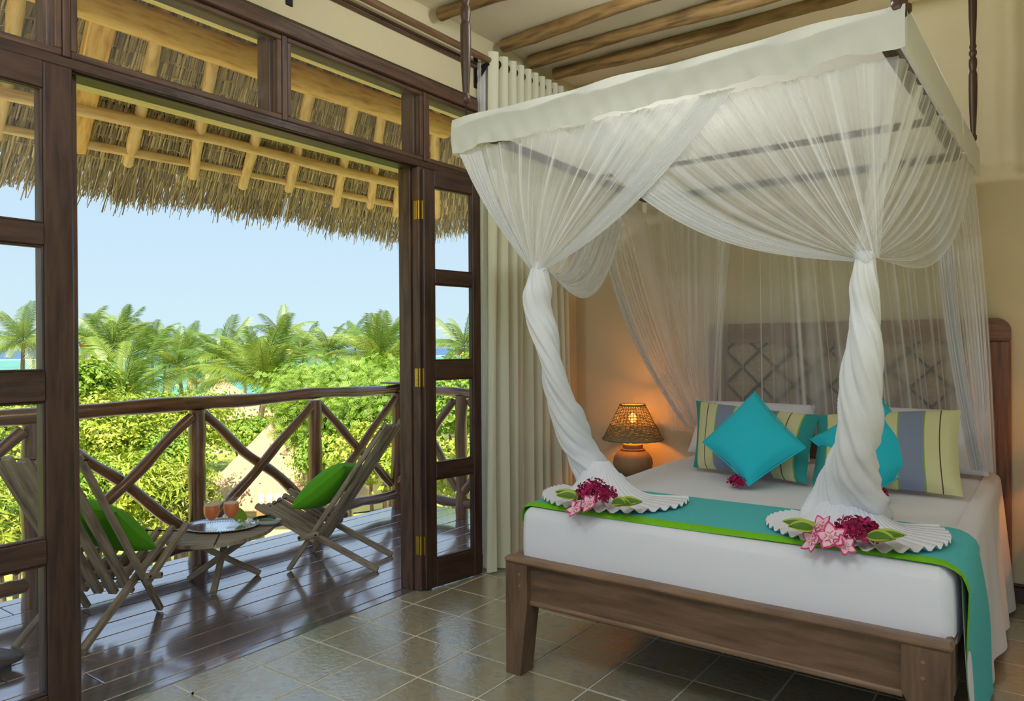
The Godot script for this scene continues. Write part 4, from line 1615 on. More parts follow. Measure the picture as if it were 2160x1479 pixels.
func lamp(at: Vector3, label: String) -> void:
	var t := thing("table_lamp", label, "table lamp", at, 0.0, "bedside lamps")
	var clay := mat(Color(0.62, 0.50, 0.36), 0.6)
	var mb := MB.new()
	mb.lathe([Vector2(0.001, 0.0), Vector2(0.075, 0.0), Vector2(0.10, 0.012), Vector2(0.13, 0.05), Vector2(0.140, 0.09), Vector2(0.134, 0.128), Vector2(0.112, 0.162), Vector2(0.082, 0.185), Vector2(0.073, 0.19)], 72, Transform3D(), 1.0, 0.012, 18)
	part("lamp_base", mb, clay, t)
	mb = MB.new()
	mb.lathe([Vector2(0.079, 0.186), Vector2(0.086, 0.19), Vector2(0.079, 0.195), Vector2(0.066, 0.196), Vector2(0.066, 0.20), Vector2(0.070, 0.203), Vector2(0.070, 0.222), Vector2(0.066, 0.226), Vector2(0.001, 0.227)], 40)
	part("collar", mb, mat(Color(0.74, 0.56, 0.34), 0.6), t)
	mb = MB.new()
	mb.tube([Vector3(0, 0.225, 0), Vector3(0, 0.36, 0)], [0.008, 0.008], 10)
	part("stem", mb, M.brass, t)
	# wicker shade: stakes and woven strands with real gaps
	var wick := mat(Color(0.56, 0.50, 0.35), 0.8)
	mb = MB.new()
	var y0 := 0.268
	var y1 := 0.502
	var r0 := 0.205
	var r1 := 0.088
	var ns := 36
	for k in ns:
		var a := TAU * k / ns
		mb.tube([Vector3(cos(a) * r0, y0, sin(a) * r0), Vector3(cos(a) * r1, y1, sin(a) * r1)], [0.0028, 0.0026], 5)
	part("stakes", mb, wick, t)
	mb = MB.new()
	var rows := 23
	for k in rows:
		var f := (k + 0.5) / rows
		var gap := 0.88 if f > 0.45 else 1.42
		var path := []
		var rad := []
		for i in ns * 2 + 1:
			var a := TAU * i / (ns * 2)
			var w := 0.0022 * (1.0 if (i + k * 2) % 4 < 2 else -1.0)
			var r := lerpf(r0, r1, f) + w
			path.append(Vector3(cos(a) * r, lerpf(y0, y1, f) + 0.0007 * sin(i * 1.7 + k * 2.1), sin(a) * r))
			rad.append(0.0034 * gap * (1.0 + 0.2 * sin(i * 2.3 + k)))
		mb.tube(path, rad, 5, false)
	part("strands", mb, wick, t)
	mb = MB.new()
	for q in [[y0 - 0.004, r0 + 0.004, 0.0095], [y1, r1, 0.006]]:
		var path := []
		var rad := []
		for i in 61:
			var a := TAU * i / 60
			path.append(Vector3(cos(a) * q[1], q[0] + 0.0015 * sin(i * 1.9), sin(a) * q[1]))
			rad.append(q[2] * (1.0 + 0.08 * sin(i * 2.7)))
		mb.tube(path, rad, 8, false)
	part("rim", mb, wick, t)
	mb = MB.new()
	var prof := []
	for j in 9:
		var a := -PI / 2 + PI * j / 8
		prof.append(Vector2(0.026 * cos(a) + 0.0005, 0.41 + 0.034 * sin(a)))
	mb.lathe(prof, 16)
	var bulb := mat(Color(1, 0.9, 0.7), 0.5)
	bulb.emission_enabled = true
	bulb.emission = Color(1.0, 0.66, 0.26)
	bulb.emission_energy_multiplier = 6.0
	part("bulb", mb, bulb, t)
	var l := OmniLight3D.new()
	l.name = "bulb_light"
	l.position = Vector3(0, 0.41, 0)
	l.light_color = Color(1.0, 0.60, 0.22)
	l.light_energy = 0.15
	l.light_size = 0.03
	l.omni_range = 8.0
	l.omni_attenuation = 2.0
	l.shadow_enabled = true
	t.add_child(l)


# ------------------------------------------------------------------ curtains on their rods
func curtains() -> void:
	var t := thing("curtain_rod", "round wooden curtain rod under the ceiling with a turned end", "curtain rod", Vector3(-0.03, 3.28, -1.0))
	var mb := MB.new()
	mb.tube([Vector3(-0.03, 3.288, 2.4), Vector3(-0.03, 3.288, -2.98)], [0.021, 0.021], 14, true, 1.0, roff())
	wpart("rod", mb, M.rod, t)
	mb = MB.new()
	mb.lathe([Vector2(0.001, 0), Vector2(0.018, 0.004), Vector2(0.026, 0.02), Vector2(0.03, 0.035), Vector2(0.022, 0.05), Vector2(0.027, 0.062), Vector2(0.02, 0.075), Vector2(0.001, 0.08)], 18, Transform3D(Basis(Vector3.RIGHT, -PI / 2), Vector3(-0.03, 3.283, -2.97)))
	wpart("finial", mb, M.rod, t)
	for z: float in [-0.60, 1.6, -2.05]:
		mb = MB.new()
		mb.bb(Vector3(-0.122, 3.12, z - 0.02), Vector3(-0.112, 3.34, z + 0.02), 0.003)
		mb.bar(Vector3(-0.115, 3.16, z), Vector3(-0.03, 3.25, z), 0.02, 0.02, Vector3(0, 0, 1), 0.003)
		mb.bar(Vector3(-0.115, 3.245, z), Vector3(-0.01, 3.255, z), 0.022, 0.016, Vector3(0, 0, 1), 0.003)
		wpart("bracket", mb, M.iron, t)
	t = thing("curtain_track", "grooved dark wooden curtain rail behind the round rod", "curtain rail", Vector3(-0.1, 3.28, -1.0))
	mb = MB.new()
	mb.bb(Vector3(-0.118, 3.243, -2.15), Vector3(-0.09, 3.259, 2.4), 0.004, roff())
	mb.bb(Vector3(-0.118, 3.265, -2.15), Vector3(-0.094, 3.280, 2.4), 0.004, roff())
	mb.bb(Vector3(-0.12, 3.245, -2.15), Vector3(-0.105, 3.278, 2.4), 0.002, roff())
	wpart("rail", mb, M.beam, t)
	t = thing("heavy_curtain", "cream eyelet curtain drawn to the corner, hanging to the floor", "curtain", Vector3(-0.03, 0, -2.5))
	mb = MB.new()
	var nu := 330
	var nv := 24
	var pts := PackedVector3Array()
	var uvs := PackedVector2Array()
	var folds := 10.0
	var L := 0.0
	for j in nv + 1:
		var v := float(j) / nv
		for i in nu + 1:
			var u := float(i) / nu
			var zt := lerpf(-2.08, -2.955, pow(u, 0.9))
			var zb := lerpf(-1.985, -3.06, u)
			var z := lerpf(zt, zb, v)
			var g := u * folds * TAU
			var amp := lerpf(0.046, 0.060 + 0.02 * sin(u * 11.0), v)
			var x := -0.03 + amp * sin(g + 0.4 * sin(v * 3.0 + u * 5.0) * v) + 0.012 * sin(g * 2.3 + v * 2.0) * v + 0.02 * v
			z += 0.010 * sin(g * 2.0 + 1.0) + 0.012 * v * sin(u * 23.0)
			var y := lerpf(3.345, 0.012 + 0.008 * sin(u * 20.0), v)
			pts.append(Vector3(x, y, z))
			uvs.append(Vector2(u * 2.6, y))
	mb.grid(pts, nu + 1, nv + 1, uvs)
	wpart("curtain_cloth", mb, M.curtain, t)
	for k in 9:
		mb = MB.new()
		var u := (k + 0.75) / 10.0
		var z := lerpf(-2.08, -2.955, pow(u, 0.9))
		var path := []
		var rad := []
		for i in 19:
			var a := TAU * i / 18
			path.append(Vector3(-0.03 + 0.028 * cos(a), 3.283 + 0.028 * sin(a), z))
			rad.append(0.005)
		mb.tube(path, rad, 6, false)
		wpart("eyelet", mb, M.iron, t)
	t = thing("sheer_curtain", "narrow white voile curtain between the door leaf and the cream curtain", "curtain", Vector3(-0.1, 0, -2.1))
	mb = MB.new()
	pts = PackedVector3Array()
	uvs = PackedVector2Array()
	nu = 80
	for j in nv + 1:
		var v := float(j) / nv
		for i in nu + 1:
			var u := float(i) / nu
			var z := lerpf(-2.03, lerpf(-2.20, -2.13, v), u)
			var x := -0.085 + 0.026 * sin(u * 5.0 * TAU) + 0.02 * sin(v * 2.0 + u * 4.0) * v
			pts.append(Vector3(x, lerpf(3.27, 0.10, v), z + 0.008 * sin(u * 43.0)))
			uvs.append(Vector2(u, v))
	mb.grid(pts, nu + 1, nv + 1, uvs)
	wpart("voile", mb, M.sheer, t)


# ------------------------------------------------------------------ balcony chairs, table and what stands on it
func chair(label: String, at: Vector3, turn: float) -> Node3D:
	var t := thing("folding_chair", label, "chair", at, turn, "slatted folding chairs")
	var p := 0.043
	var F := Vector2(0.29, 0.0)
	var T := Vector2(-0.355, 0.97)
	var B := Vector2(-0.29, 0.0)
	var S := Vector2(0.487, 0.43)
	var bd := (T - F).normalized()
	var sd := (S - B).normalized()
	var bn := Vector2(bd.y, -bd.x)      # towards the sitter
	var sn := Vector2(-sd.y, sd.x)
	if bn.y < 0:
		bn = -bn
	for k in range(-6, 7):
		var z := k * p
		var q := 1.0 - pow(z / 0.26, 2.0)
		var mb := MB.new()
		if k % 2 == 0:   # seat slats; two of them reach the floor as the rear legs
			var leg := absi(k) == 4
			var a := B if leg else B + sd * 0.44
			var b := S - sd * 0.012 * q
			var o := sn * (-0.035 * q)
			var oa := Vector2.ZERO if leg else o
			mb.bar(Vector3(a.x + oa.x, maxf(a.y + oa.y, 0.008), z), Vector3(b.x + o.x, b.y + o.y, z), 0.034, 0.036, Vector3(0, 0, 1), 0.005, roff())
			part("rear_leg" if leg else "seat_slat", mb, M.teak, t)
		else:
			var leg := absi(k) == 5
			var a := F if leg else F + bd * 0.20
			var b := T - bd * 0.02 * q
			var o := bn * (-0.045 * q)
			var oa := Vector2.ZERO if leg else o
			mb.bar(Vector3(a.x + oa.x, maxf(a.y + oa.y, 0.008), z), Vector3(b.x + o.x, b.y + o.y, z), 0.034 if leg else 0.051, 0.030, Vector3(0, 0, 1), 0.005, roff())
			part("front_leg" if leg else "back_slat", mb, M.teak, t)
	# wire rods through the slats, and the cleats that lock seat and back
	var mb := MB.new()
	for q in [[T - bd * 0.03, -0.0], [S - sd * 0.03, 0.0], [Vector2(0.131, 0.238), 0.0]]:
		mb = MB.new()
		mb.tube([Vector3(q[0].x, q[0].y - 0.02, -0.25), Vector3(q[0].x, q[0].y - 0.02, 0.25)], [0.004, 0.004], 6)
		part("rod", mb, M.iron, t)
	for z: float in [-0.262, 0.262]:
		mb = MB.new()
		mb.bar(Vector3(0.20, 0.225, z * 1.06), Vector3(0.06, 0.26, z * 1.06), 0.022, 0.034, Vector3(0, 0, 1), 0.006, roff())
		part("cleat", mb, M.teak, t)
		for x: float in [0.185, 0.08]:
			mb = MB.new()
			mb.tube([Vector3(x, 0.23 + (0.2 - x) * 0.2, z * 1.10 - 0.002), Vector3(x, 0.23 + (0.2 - x) * 0.2, z * 1.10 + 0.004 * signf(z))], [0.007, 0.007], 8)
			part("bolt", mb, M.iron, t)
	return t


func balcony_furniture() -> void:
	chair("weathered slatted folding chair right of the round table, facing it", Vector3(-0.95, 0, -1.632), -2.616)
	chair("weathered slatted folding chair seen from behind, behind the left door leaf", Vector3(-1.11, 0, -0.08), 2.098)
	for k in 2:
		var turn: float = [-2.616, 2.098][k]
		var at: Vector3 = [Vector3(-0.95, 0, -1.632), Vector3(-1.11, 0, -0.08)][k]
		var xf := Transform3D(Basis(Vector3.UP, turn), at)
		var t := thing("green_cushion", ["lime green velvet cushion on the right folding chair", "lime green velvet cushion on the left folding chair"][k], "cushion", xf * Vector3(0.05, 0.4, 0), 0.0, "green chair cushions")
		var mb := MB.new()
		var lo := Vector3(0.27, 0.375, 0)
		var hi := Vector3(-0.085, 0.655, 0)
		var w := 0.215
		var tilt := Vector3(0.0, 0.03, 0)
		cushion(mb, xf * (lo + Vector3(0, 0, w) - tilt), xf * (lo + Vector3(0, 0, -w) + tilt), xf * (hi + Vector3(0, 0, -w) + tilt), xf * (hi + Vector3(0, 0, w) - tilt), 0.19, 0.07)
		wpart("cushion_body", mb, M.lime2, t)
	# round folding table on three crossed sticks
	var t := thing("balcony_table", "low round weathered folding table on three crossed sticks between the chairs", "table", Vector3(-1.21, 0, -0.90))
	var e1 := Vector3(0.45, 0, -0.893)
	var e2 := Vector3(-0.785, 0, -0.62)
	var mb := MB.new()
	var cen := Vector3(-1.21, 0.33, -0.90)
	for half in 2:
		mb = MB.new()
		var o := []
		var n := 25
		for i in n:
			var a := -PI / 2 + 0.02 + (PI - 0.04) * i / (n - 1) + PI * half
			o.append(cen + e1 * cos(a) * 0.31 + e2 * sin(a) * 0.345)
		var c := Vector3.ZERO
		for q: Vector3 in o:
			c += q
		c /= n
		for i in n:
			var a: Vector3 = o[i]
			var b: Vector3 = o[(i + 1) % n]
			var d := Vector3(0, -0.022, 0)
			var ua := Vector2(a.dot(e2), a.dot(e1)) + Vector2(half * 2.0, 0)
			var ub := Vector2(b.dot(e2), b.dot(e1)) + Vector2(half * 2.0, 0)
			var uc := Vector2(c.dot(e2), c.dot(e1)) + Vector2(half * 2.0, 0)
			if (b - a).cross(c - a).y > 0:
				mb.tri(a, b, c, ua, ub, uc)
				mb.tri(a + d, c + d, b + d, ua, uc, ub)
				mb.quad(a + d, b + d, b, a, ua, ub, ub, ua)
			else:
				mb.tri(b, a, c, ub, ua, uc)
				mb.tri(b + d, c + d, a + d, ub, uc, ua)
				mb.quad(b + d, a + d, a, b, ub, ua, ua, ub)
		wpart("table_top", mb, M.teak, t)
	for q in [[Vector3(-1.066, 0, -0.753), 0], [Vector3(-1.43, 0, -0.815), 1], [Vector3(-1.175, 0, -1.14), 2]]:
		mb = MB.new()
		var foot: Vector3 = q[0]
		var c := Vector3(-1.21, 0, -0.90)
		var head := c + (c - foot) * 0.85
		var y := Vector3(0, 0.012, 0)
		mb.bar(foot + y, Vector3(head.x, 0.306, head.z), 0.034, 0.036, Vector3.ZERO, 0.004, roff())
		wpart("leg", mb, M.teak, t)
	# a low dark slab by the left door
	t = thing("footrest", "dark polished wooden footrest with a rounded end, behind the left door leaf", "footrest", Vector3(-1.0, 0, 0.5))
	mb = MB.new()
	var xf := Transform3D(Basis(Vector3.UP, 0.75), Vector3(-1.02, 0, 0.47))
	mb.lathe([Vector2(0.001, 0.035), Vector2(0.10, 0.035), Vector2(0.112, 0.042), Vector2(0.115, 0.055), Vector2(0.108, 0.058), Vector2(0.09, 0.07), Vector2(0.001, 0.071)], 36, xf, 2.0)
	wpart("slab", mb, M.dark, t)
	mb = MB.new()
	for x: float in [-0.13, 0.13]:
		mb.box(xf * Transform3D(Basis(), Vector3(x, 0.018, 0)), Vector3(0.03, 0.036, 0.14), 0.003)
	wpart("foot", mb, M.dark, t)


func table_things() -> void:
	var y := 0.3305
	var t := thing("serving_tray", "oval silver tray with a beaded rim on the low balcony table", "tray", Vector3(-1.276, y, -0.945))
	t.rotation.y = 0.62
	var mb := MB.new()
	var k := 1.17
	mb.lathe([Vector2(0.001, 0.003), Vector2(0.15, 0.003), Vector2(0.165, 0.005), Vector2(0.182, 0.014), Vector2(0.194, 0.0165), Vector2(0.197, 0.014), Vector2(0.184, 0.009), Vector2(0.167, 0.001), Vector2(0.001, 0.0005)], 64, Transform3D(), k)
	part("tray_dish", mb, M.silver, t)
	mb = MB.new()
	for i in 90:
		var a := TAU * i / 90
		var c := Vector3(cos(a) * 0.189 * k, 0.0165, -sin(a) * 0.189)
		mb.lathe([Vector2(0.0005, -0.004), Vector2(0.0042, -0.001), Vector2(0.0042, 0.0015), Vector2(0.0005, 0.004)], 6, Transform3D(Basis(), c))
	var bo := part("beaded_rim", mb, M.silver, t)
	bo.set_meta("kind", "stuff")
	for g in 2:
		var at: Vector3 = [Vector3(-1.262, y + 0.004, -0.865), Vector3(-1.218, y + 0.004, -0.972)][g]
		t = thing("juice_glass", ["stemmed glass of orange juice on the tray, nearer the left chair", "stemmed glass of orange juice on the tray, nearer the right chair"][g], "glass", at, 0.0, "glasses of juice")
		var gl := mat(Color(1, 1, 1, 0.06), 0.03)
		gl.transparency = BaseMaterial3D.TRANSPARENCY_ALPHA
		mb = MB.new()
		mb.lathe([Vector2(0.001, 0.0), Vector2(0.034, 0.001), Vector2(0.034, 0.003), Vector2(0.008, 0.009), Vector2(0.005, 0.02), Vector2(0.010, 0.028), Vector2(0.006, 0.038), Vector2(0.009, 0.048), Vector2(0.007, 0.055), Vector2(0.020, 0.061), Vector2(0.036, 0.075), Vector2(0.0445, 0.098), Vector2(0.046, 0.125), Vector2(0.0435, 0.16), Vector2(0.042, 0.178), Vector2(0.0405, 0.178)], 32)
		part("goblet", mb, gl, t)
		mb = MB.new()
		mb.lathe([Vector2(0.001, 0.058), Vector2(0.018, 0.058), Vector2(0.034, 0.078), Vector2(0.0425, 0.099), Vector2(0.044, 0.125), Vector2(0.0425, 0.146), Vector2(0.001, 0.147)], 32)
		var ju := mat(Color(0.99, 0.60, 0.26), 0.3)
		ju.backlight_enabled = true
		ju.backlight = Color(0.95, 0.6, 0.3)
		part("juice", mb, ju, t)
		mb = MB.new()
		mb.lathe([Vector2(0.0425, 0.1465), Vector2(0.0425, 0.151), Vector2(0.03, 0.1525), Vector2(0.001, 0.152)], 28)
		part("foam", mb, mat(Color(0.93, 0.80, 0.66), 0.8), t)
	# leaves and a spray of small white flowers at the table's edge
	t = thing("leaf_spray", "two round green leaves with a spray of tiny white flowers on the table", "leaves", Vector3(-1.17, y, -1.10))
	var lf := mat(Color(0.42, 0.60, 0.06), 0.45)
	lf.backlight_enabled = true
	lf.backlight = Color(0.6, 0.7, 0.2)
	mb = MB.new()
	broad_leaf(mb, Transform3D(Basis(Vector3(0.80, 0, -0.6), Vector3(0.15, 0.95, 0.2).normalized(), Vector3(0.5, 0, 0.7)), Vector3(-1.235, y + 0.012, -1.055)), 0.105, 0.10)
	wpart("leaf", mb, lf, t)
	mb = MB.new()
	broad_leaf(mb, Transform3D(Basis(Vector3(0.2, 0.1, 0.9), Vector3(0.75, 0.25, -0.55), Vector3(-0.2, 1, 0.1)), Vector3(-1.175, y + 0.02, -1.10)), 0.12, 0.075)
	wpart("leaf", mb, mat(Color(0.16, 0.46, 0.08), 0.5), t)
	mb = MB.new()
	for i in 46:
		var c := Vector3(-1.155, y + 0.022, -1.055) + Vector3(rng.randf_range(-0.05, 0.05), rng.randf_range(-0.014, 0.022), rng.randf_range(-0.045, 0.045))
		petals(mb, c, Vector3(rng.randf_range(-1, 1), rng.randf_range(0.2, 1), rng.randf_range(-1, 1)).normalized(), 4, 0.009, 0.006)
	var wo := wpart("white_blossom", mb, mat(Color(0.92, 0.92, 0.86), 0.7), t, "tiny white flowers")
	wo.set_meta("kind", "stuff")
	t = thing("leaf_dish", "small curved white dish with a dark green leaf at the table's far edge", "dish", Vector3(-1.10, y, -1.16))
	mb = MB.new()
	mb.lathe([Vector2(0.001, 0.002), Vector2(0.04, 0.002), Vector2(0.05, 0.012), Vector2(0.056, 0.03), Vector2(0.053, 0.03), Vector2(0.046, 0.014), Vector2(0.036, 0.006), Vector2(0.001, 0.006)], 28, Transform3D(Basis(Vector3.UP, 0.7), Vector3(-1.10, y, -1.15)), 1.5)
	wpart("dish_body", mb, mat(Color(0.80, 0.84, 0.82), 0.3), t)
	mb = MB.new()
	broad_leaf(mb, Transform3D(Basis(Vector3(0.5, 0, 0.85), Vector3(0.7, 0.0, -0.5), Vector3(0, 1, 0)), Vector3(-1.15, y + 0.03, -1.115)), 0.13, 0.07)
	wpart("leaf", mb, mat(Color(0.14, 0.42, 0.08), 0.5), t)


# a leaf in the XY plane of xf: length along y, width along x, bowed along z
func broad_leaf(mb: MB, xf: Transform3D, len: float, wid: float, bow := 0.15, point := 1.0) -> void:
	var pts := PackedVector3Array()
	var uvs := PackedVector2Array()
	for j in 9:
		var v := j / 8.0
		for i in 5:
			var u := i / 2.0 - 1.0
			var w := wid * 0.5 * pow(sin(PI * clampf(v, 0.02, 0.995)), 0.6) * lerpf(1.0, 1.15 - 0.5 * v, point)
			pts.append(xf * Vector3(u * w, v * len, bow * len * (4.0 * v * (1.0 - v) * 0.5) + 0.12 * wid * absf(u)))
			uvs.append(Vector2(u, v))
	mb.grid(pts, 5, 9, uvs)


func petals(mb: MB, c: Vector3, up: Vector3, n: int, len: float, wid: float, cup := 0.35) -> void:
	var a := up.cross(Vector3(0.3, 0.2, 0.9)).normalized()
	var b := up.cross(a)
	for k in n:
		var g := TAU * k / n + rng.randf() * 0.3
		var d := a * cos(g) + b * sin(g)
		var s := up.cross(d)
		var p1 := c + d * len * 0.55 + up * len * cup * 0.5
		var p2 := c + d * len + up * len * cup * 0.6
		mb.quad(c, p1 + s * wid, p2 + up * len * 0.05, p1 - s * wid)


func pink_flower(t: Node3D, c: Vector3, up: Vector3, r: float) -> void:
	var inner := mat(Color(0.97, 0.82, 0.87), 0.6)
	var outer := mat(Color(0.88, 0.22, 0.50), 0.6)
	for m: StandardMaterial3D in [inner, outer]:
		m.backlight_enabled = true
		m.backlight = Color(0.6, 0.4, 0.5)
		m.cull_mode = BaseMaterial3D.CULL_DISABLED
	var a := up.cross(Vector3(0.3, 0.2, 0.9)).normalized()
	var b := up.cross(a)
	var fl := MB.new()
	fl.lathe([Vector2(0.001, -0.012), Vector2(0.006, -0.01), Vector2(0.009, 0.0), Vector2(0.003, 0.002)], 10, Transform3D(Basis(a, up, a.cross(up)), c))
	var heart := wpart("flower_heart", fl, mat(Color(0.80, 0.50, 0.25), 0.6), t)
	for k in 5:
		var g := TAU * k / 5 + rng.randf() * 0.15
		var d := (a * cos(g) + b * sin(g) + up * 0.25).normalized()
		var s := up.cross(d).normalized()
		var n := d.cross(s)
		for ring in 2:
			var mb := MB.new()
			var pts := PackedVector3Array()
			var uvs := PackedVector2Array()
			for j in 7:
				var v := j / 6.0
				var w := r * 0.36 * pow(sin(PI * (0.14 + 0.85 * v)), 0.9)
				for i in 5:
					var u := i / 2.0 - 1.0
					var f := w * (0.74 if ring == 0 else 1.0)
					var p := c + d * r * (v * (0.86 if ring == 0 else 1.0)) + s * u * f + n * (r * 0.12 * sin(v * 2.6) * -1.0 + 0.05 * r * u * u + (-0.0008 if ring == 1 else 0.0004))
					pts.append(p)
					uvs.append(Vector2(u, v))
			mb.grid(pts, 5, 7, uvs)
			if ring == 0:
				wpart("petal", mb, inner, t)
			else:
				wpart("petal", mb, outer, t, "deep pink petal edge")


func blossoms(t: Node3D, c: Vector3, r: Vector3, n: int, seed_n := 0) -> void:
	var cols := [Color(0.62, 0.05, 0.30), Color(0.72, 0.10, 0.40), Color(0.50, 0.03, 0.22)]
	for k in 3:
		var mb := MB.new()
		for i in n / 3:
			var d := Vector3(rng.randfn(), absf(rng.randfn()) * 0.9, rng.randfn()).normalized()
			var at := c + d * r * rng.randf_range(0.55, 1.0)
			var up := (d + Vector3(rng.randf_range(-0.5, 0.5), rng.randf_range(-0.2, 0.5), rng.randf_range(-0.5, 0.5))).normalized()
			petals(mb, at, up, 3, rng.randf_range(0.014, 0.021), 0.0085, 0.7)
		var m := mat(cols[k], 0.7)
		m.backlight_enabled = true
		m.backlight = Color(0.6, 0.2, 0.4)
		m.cull_mode = BaseMaterial3D.CULL_DISABLED
		var o := wpart("magenta_blossom", mb, m, t)
		o.set_meta("kind", "stuff")


func flowers() -> void:
	var green := mat(Color(0.30, 0.46, 0.13), 0.5)
	var vari := mat(Color(0.66, 0.72, 0.20), 0.5)
	for m: StandardMaterial3D in [green, vari]:
		m.cull_mode = BaseMaterial3D.CULL_DISABLED
	for k in 2:
		var c: Vector3 = [Vector3(1.355, 0.770, -1.005), Vector3(2.305, 0.770, -1.01)][k]
		var t := thing("flower_arrangement", ["pink and magenta flowers with variegated leaves on the left spread hem", "pink and magenta flowers with variegated leaves on the right spread hem"][k], "flowers", c, 0.0, "flower arrangements on the bed")
		if k == 0:
			blossoms(t, c + Vector3(-0.02, 0.03, -0.04), Vector3(0.085, 0.075, 0.07), 150)
			pink_flower(t, c + Vector3(0.0, 0.02, 0.055), Vector3(-0.2, 0.6, 0.75).normalized(), 0.048)
			pink_flower(t, c + Vector3(-0.075, 0.0, 0.05), Vector3(-0.7, 0.6, 0.5).normalized(), 0.05)
			pink_flower(t, c + Vector3(-0.045, 0.0, 0.085), Vector3(-0.2, 0.6, 0.7).normalized(), 0.045)
		else:
			blossoms(t, c + Vector3(0.055, 0.02, -0.03), Vector3(0.075, 0.06, 0.065), 150)
			pink_flower(t, c + Vector3(-0.01, 0.02, 0.055), Vector3(0.0, 0.7, 0.75).normalized(), 0.058)
			pink_flower(t, c + Vector3(-0.06, 0.04, -0.01), Vector3(-0.3, 0.8, 0.5).normalized(), 0.048)
			pink_flower(t, c + Vector3(-0.07, 0.0, 0.06), Vector3(-0.6, 0.4, 0.7).normalized(), 0.05)
			pink_flower(t, c + Vector3(0.035, 0.0, 0.06), Vector3(0.5, 0.5, 0.7).normalized(), 0.040)
		for i in 8:
			var left := i < 4
			var base := c + Vector3(-0.07 if left else 0.10, 0.004 + 0.006 * (i % 4), -0.02 + 0.018 * (i % 4))
			var dir := Vector3(-1.0 if left else 1.0, 0.06 + 0.05 * (i % 3), -0.5 + 0.33 * (i % 4)).normalized()
			var sd := dir.cross(Vector3(0.0, 0.72, 0.70)).normalized()
			var xf := Transform3D(Basis(sd, dir, sd.cross(dir)), base + Vector3(0, 0.012, 0))
			var len := 0.085 + 0.012 * (i % 3)
			var mb := MB.new()
			broad_leaf(mb, xf, len, 0.052, 0.18)
			var lo := wpart("leaf", mb, vari, t)
			mb = MB.new()
			broad_leaf(mb, xf.translated(Vector3(0, 0.0012, 0.0012)), len * 0.94, 0.034, 0.18)
			wpart("leaf_centre", mb, green, t)
	for k in 2:
		var c: Vector3 = [Vector3(1.65, 0.762, -1.90), Vector3(2.27, 0.762, -1.93)][k]
		var t := thing("bougainvillea_bloom", ["small magenta bloom at the tip of the left turquoise cushion", "small magenta bloom at the tip of the right turquoise cushion, behind the sash"][k], "flower", c, 0.0, "blooms at the turquoise cushions")
		blossoms(t, c, Vector3(0.055, 0.035, 0.045) if k == 0 else Vector3(0.035, 0.03, 0.035), 84)


# ------------------------------------------------------------------ outdoors: sea, palms, shrubs and thatched huts
func outdoors() -> void:
	var f := Basis(Vector3.UP, atan2(0.80, 0.60))   # -z of this basis looks out to sea
	var g := structure("ground", "grassy sandy garden below the balcony")
	var mb := MB.new()
	var hs := [[30.0, -3.4], [-40.0, -3.6], [-92.0, -4.9]]
	for k in 2:
		var z0: float = hs[k][0]
		var z1: float = hs[k + 1][0]
		mb.quad(f * Vector3(-160, hs[k][1], z0), f * Vector3(160, hs[k][1], z0), f * Vector3(160, hs[k + 1][1], z1), f * Vector3(-160, hs[k + 1][1], z1))
	wpart("lawn", mb, tri_mat(noise_tex(0.02, [Color(0.42, 0.50, 0.16), Color(0.58, 0.62, 0.26), Color(0.74, 0.70, 0.44)], 512, 512, 50, 5), 0.95, 0.15), g)
	mb = MB.new()
	mb.quad(Vector3(-6.5, -3.36, 9), Vector3(9, -3.36, 9), Vector3(9, -3.36, -9), Vector3(-6.5, -3.36, -9))
	wpart("added_bounce_sand", mb, mat(Color(0.90, 0.86, 0.76), 0.95), g)  # pale ground added to bounce sunlight up under the thatch
	mb = MB.new()
	mb.quad(f * Vector3(-200, -4.88, -91), f * Vector3(200, -4.88, -91), f * Vector3(200, -5.4, -101), f * Vector3(-200, -5.4, -101))
	wpart("beach_sand", mb, mat(Color(0.86, 0.80, 0.68), 0.95), g)
	var s := structure("sea", "turquoise lagoon with a line of surf and deep blue water to the horizon")
	mb = MB.new()
	mb.quad(f * Vector3(-900, -5.35, -95), f * Vector3(900, -5.35, -95), f * Vector3(900, -5.35, -600), f * Vector3(-900, -5.35, -600))
	var lag := tri_mat(noise_tex(0.012, [Color(0.25, 0.47, 0.45), Color(0.31, 0.58, 0.53), Color(0.38, 0.64, 0.57), Color(0.28, 0.53, 0.50)], 512, 512, 51, 4), 0.5, 0.012)
	wpart("lagoon", mb, lag, s)
	mb = MB.new()
	mb.quad(f * Vector3(-6000, -5.4, -580), f * Vector3(6000, -5.4, -580), f * Vector3(6000, -5.4, -9000), f * Vector3(-6000, -5.4, -9000))
	wpart("deep_water", mb, mat(Color(0.24, 0.40, 0.56), 0.6), s)
	mb = MB.new()
	for k in 60:
		var x := -900.0 + k * 30.0
		mb.bb(Vector3.ZERO, Vector3.ONE * 0.01, 0)
		mb.quad(f * Vector3(x, -5.3, -592), f * Vector3(x + 30, -5.3, -592), f * Vector3(x + 30, -4.9, -600 - 4 * (k % 3)), f * Vector3(x, -4.9, -600 - 4 * (k % 3)))
	wpart("surf_line", mb, mat(Color(0.92, 0.95, 0.95), 0.9), s)
	palms()
	huts()
	shrubs()


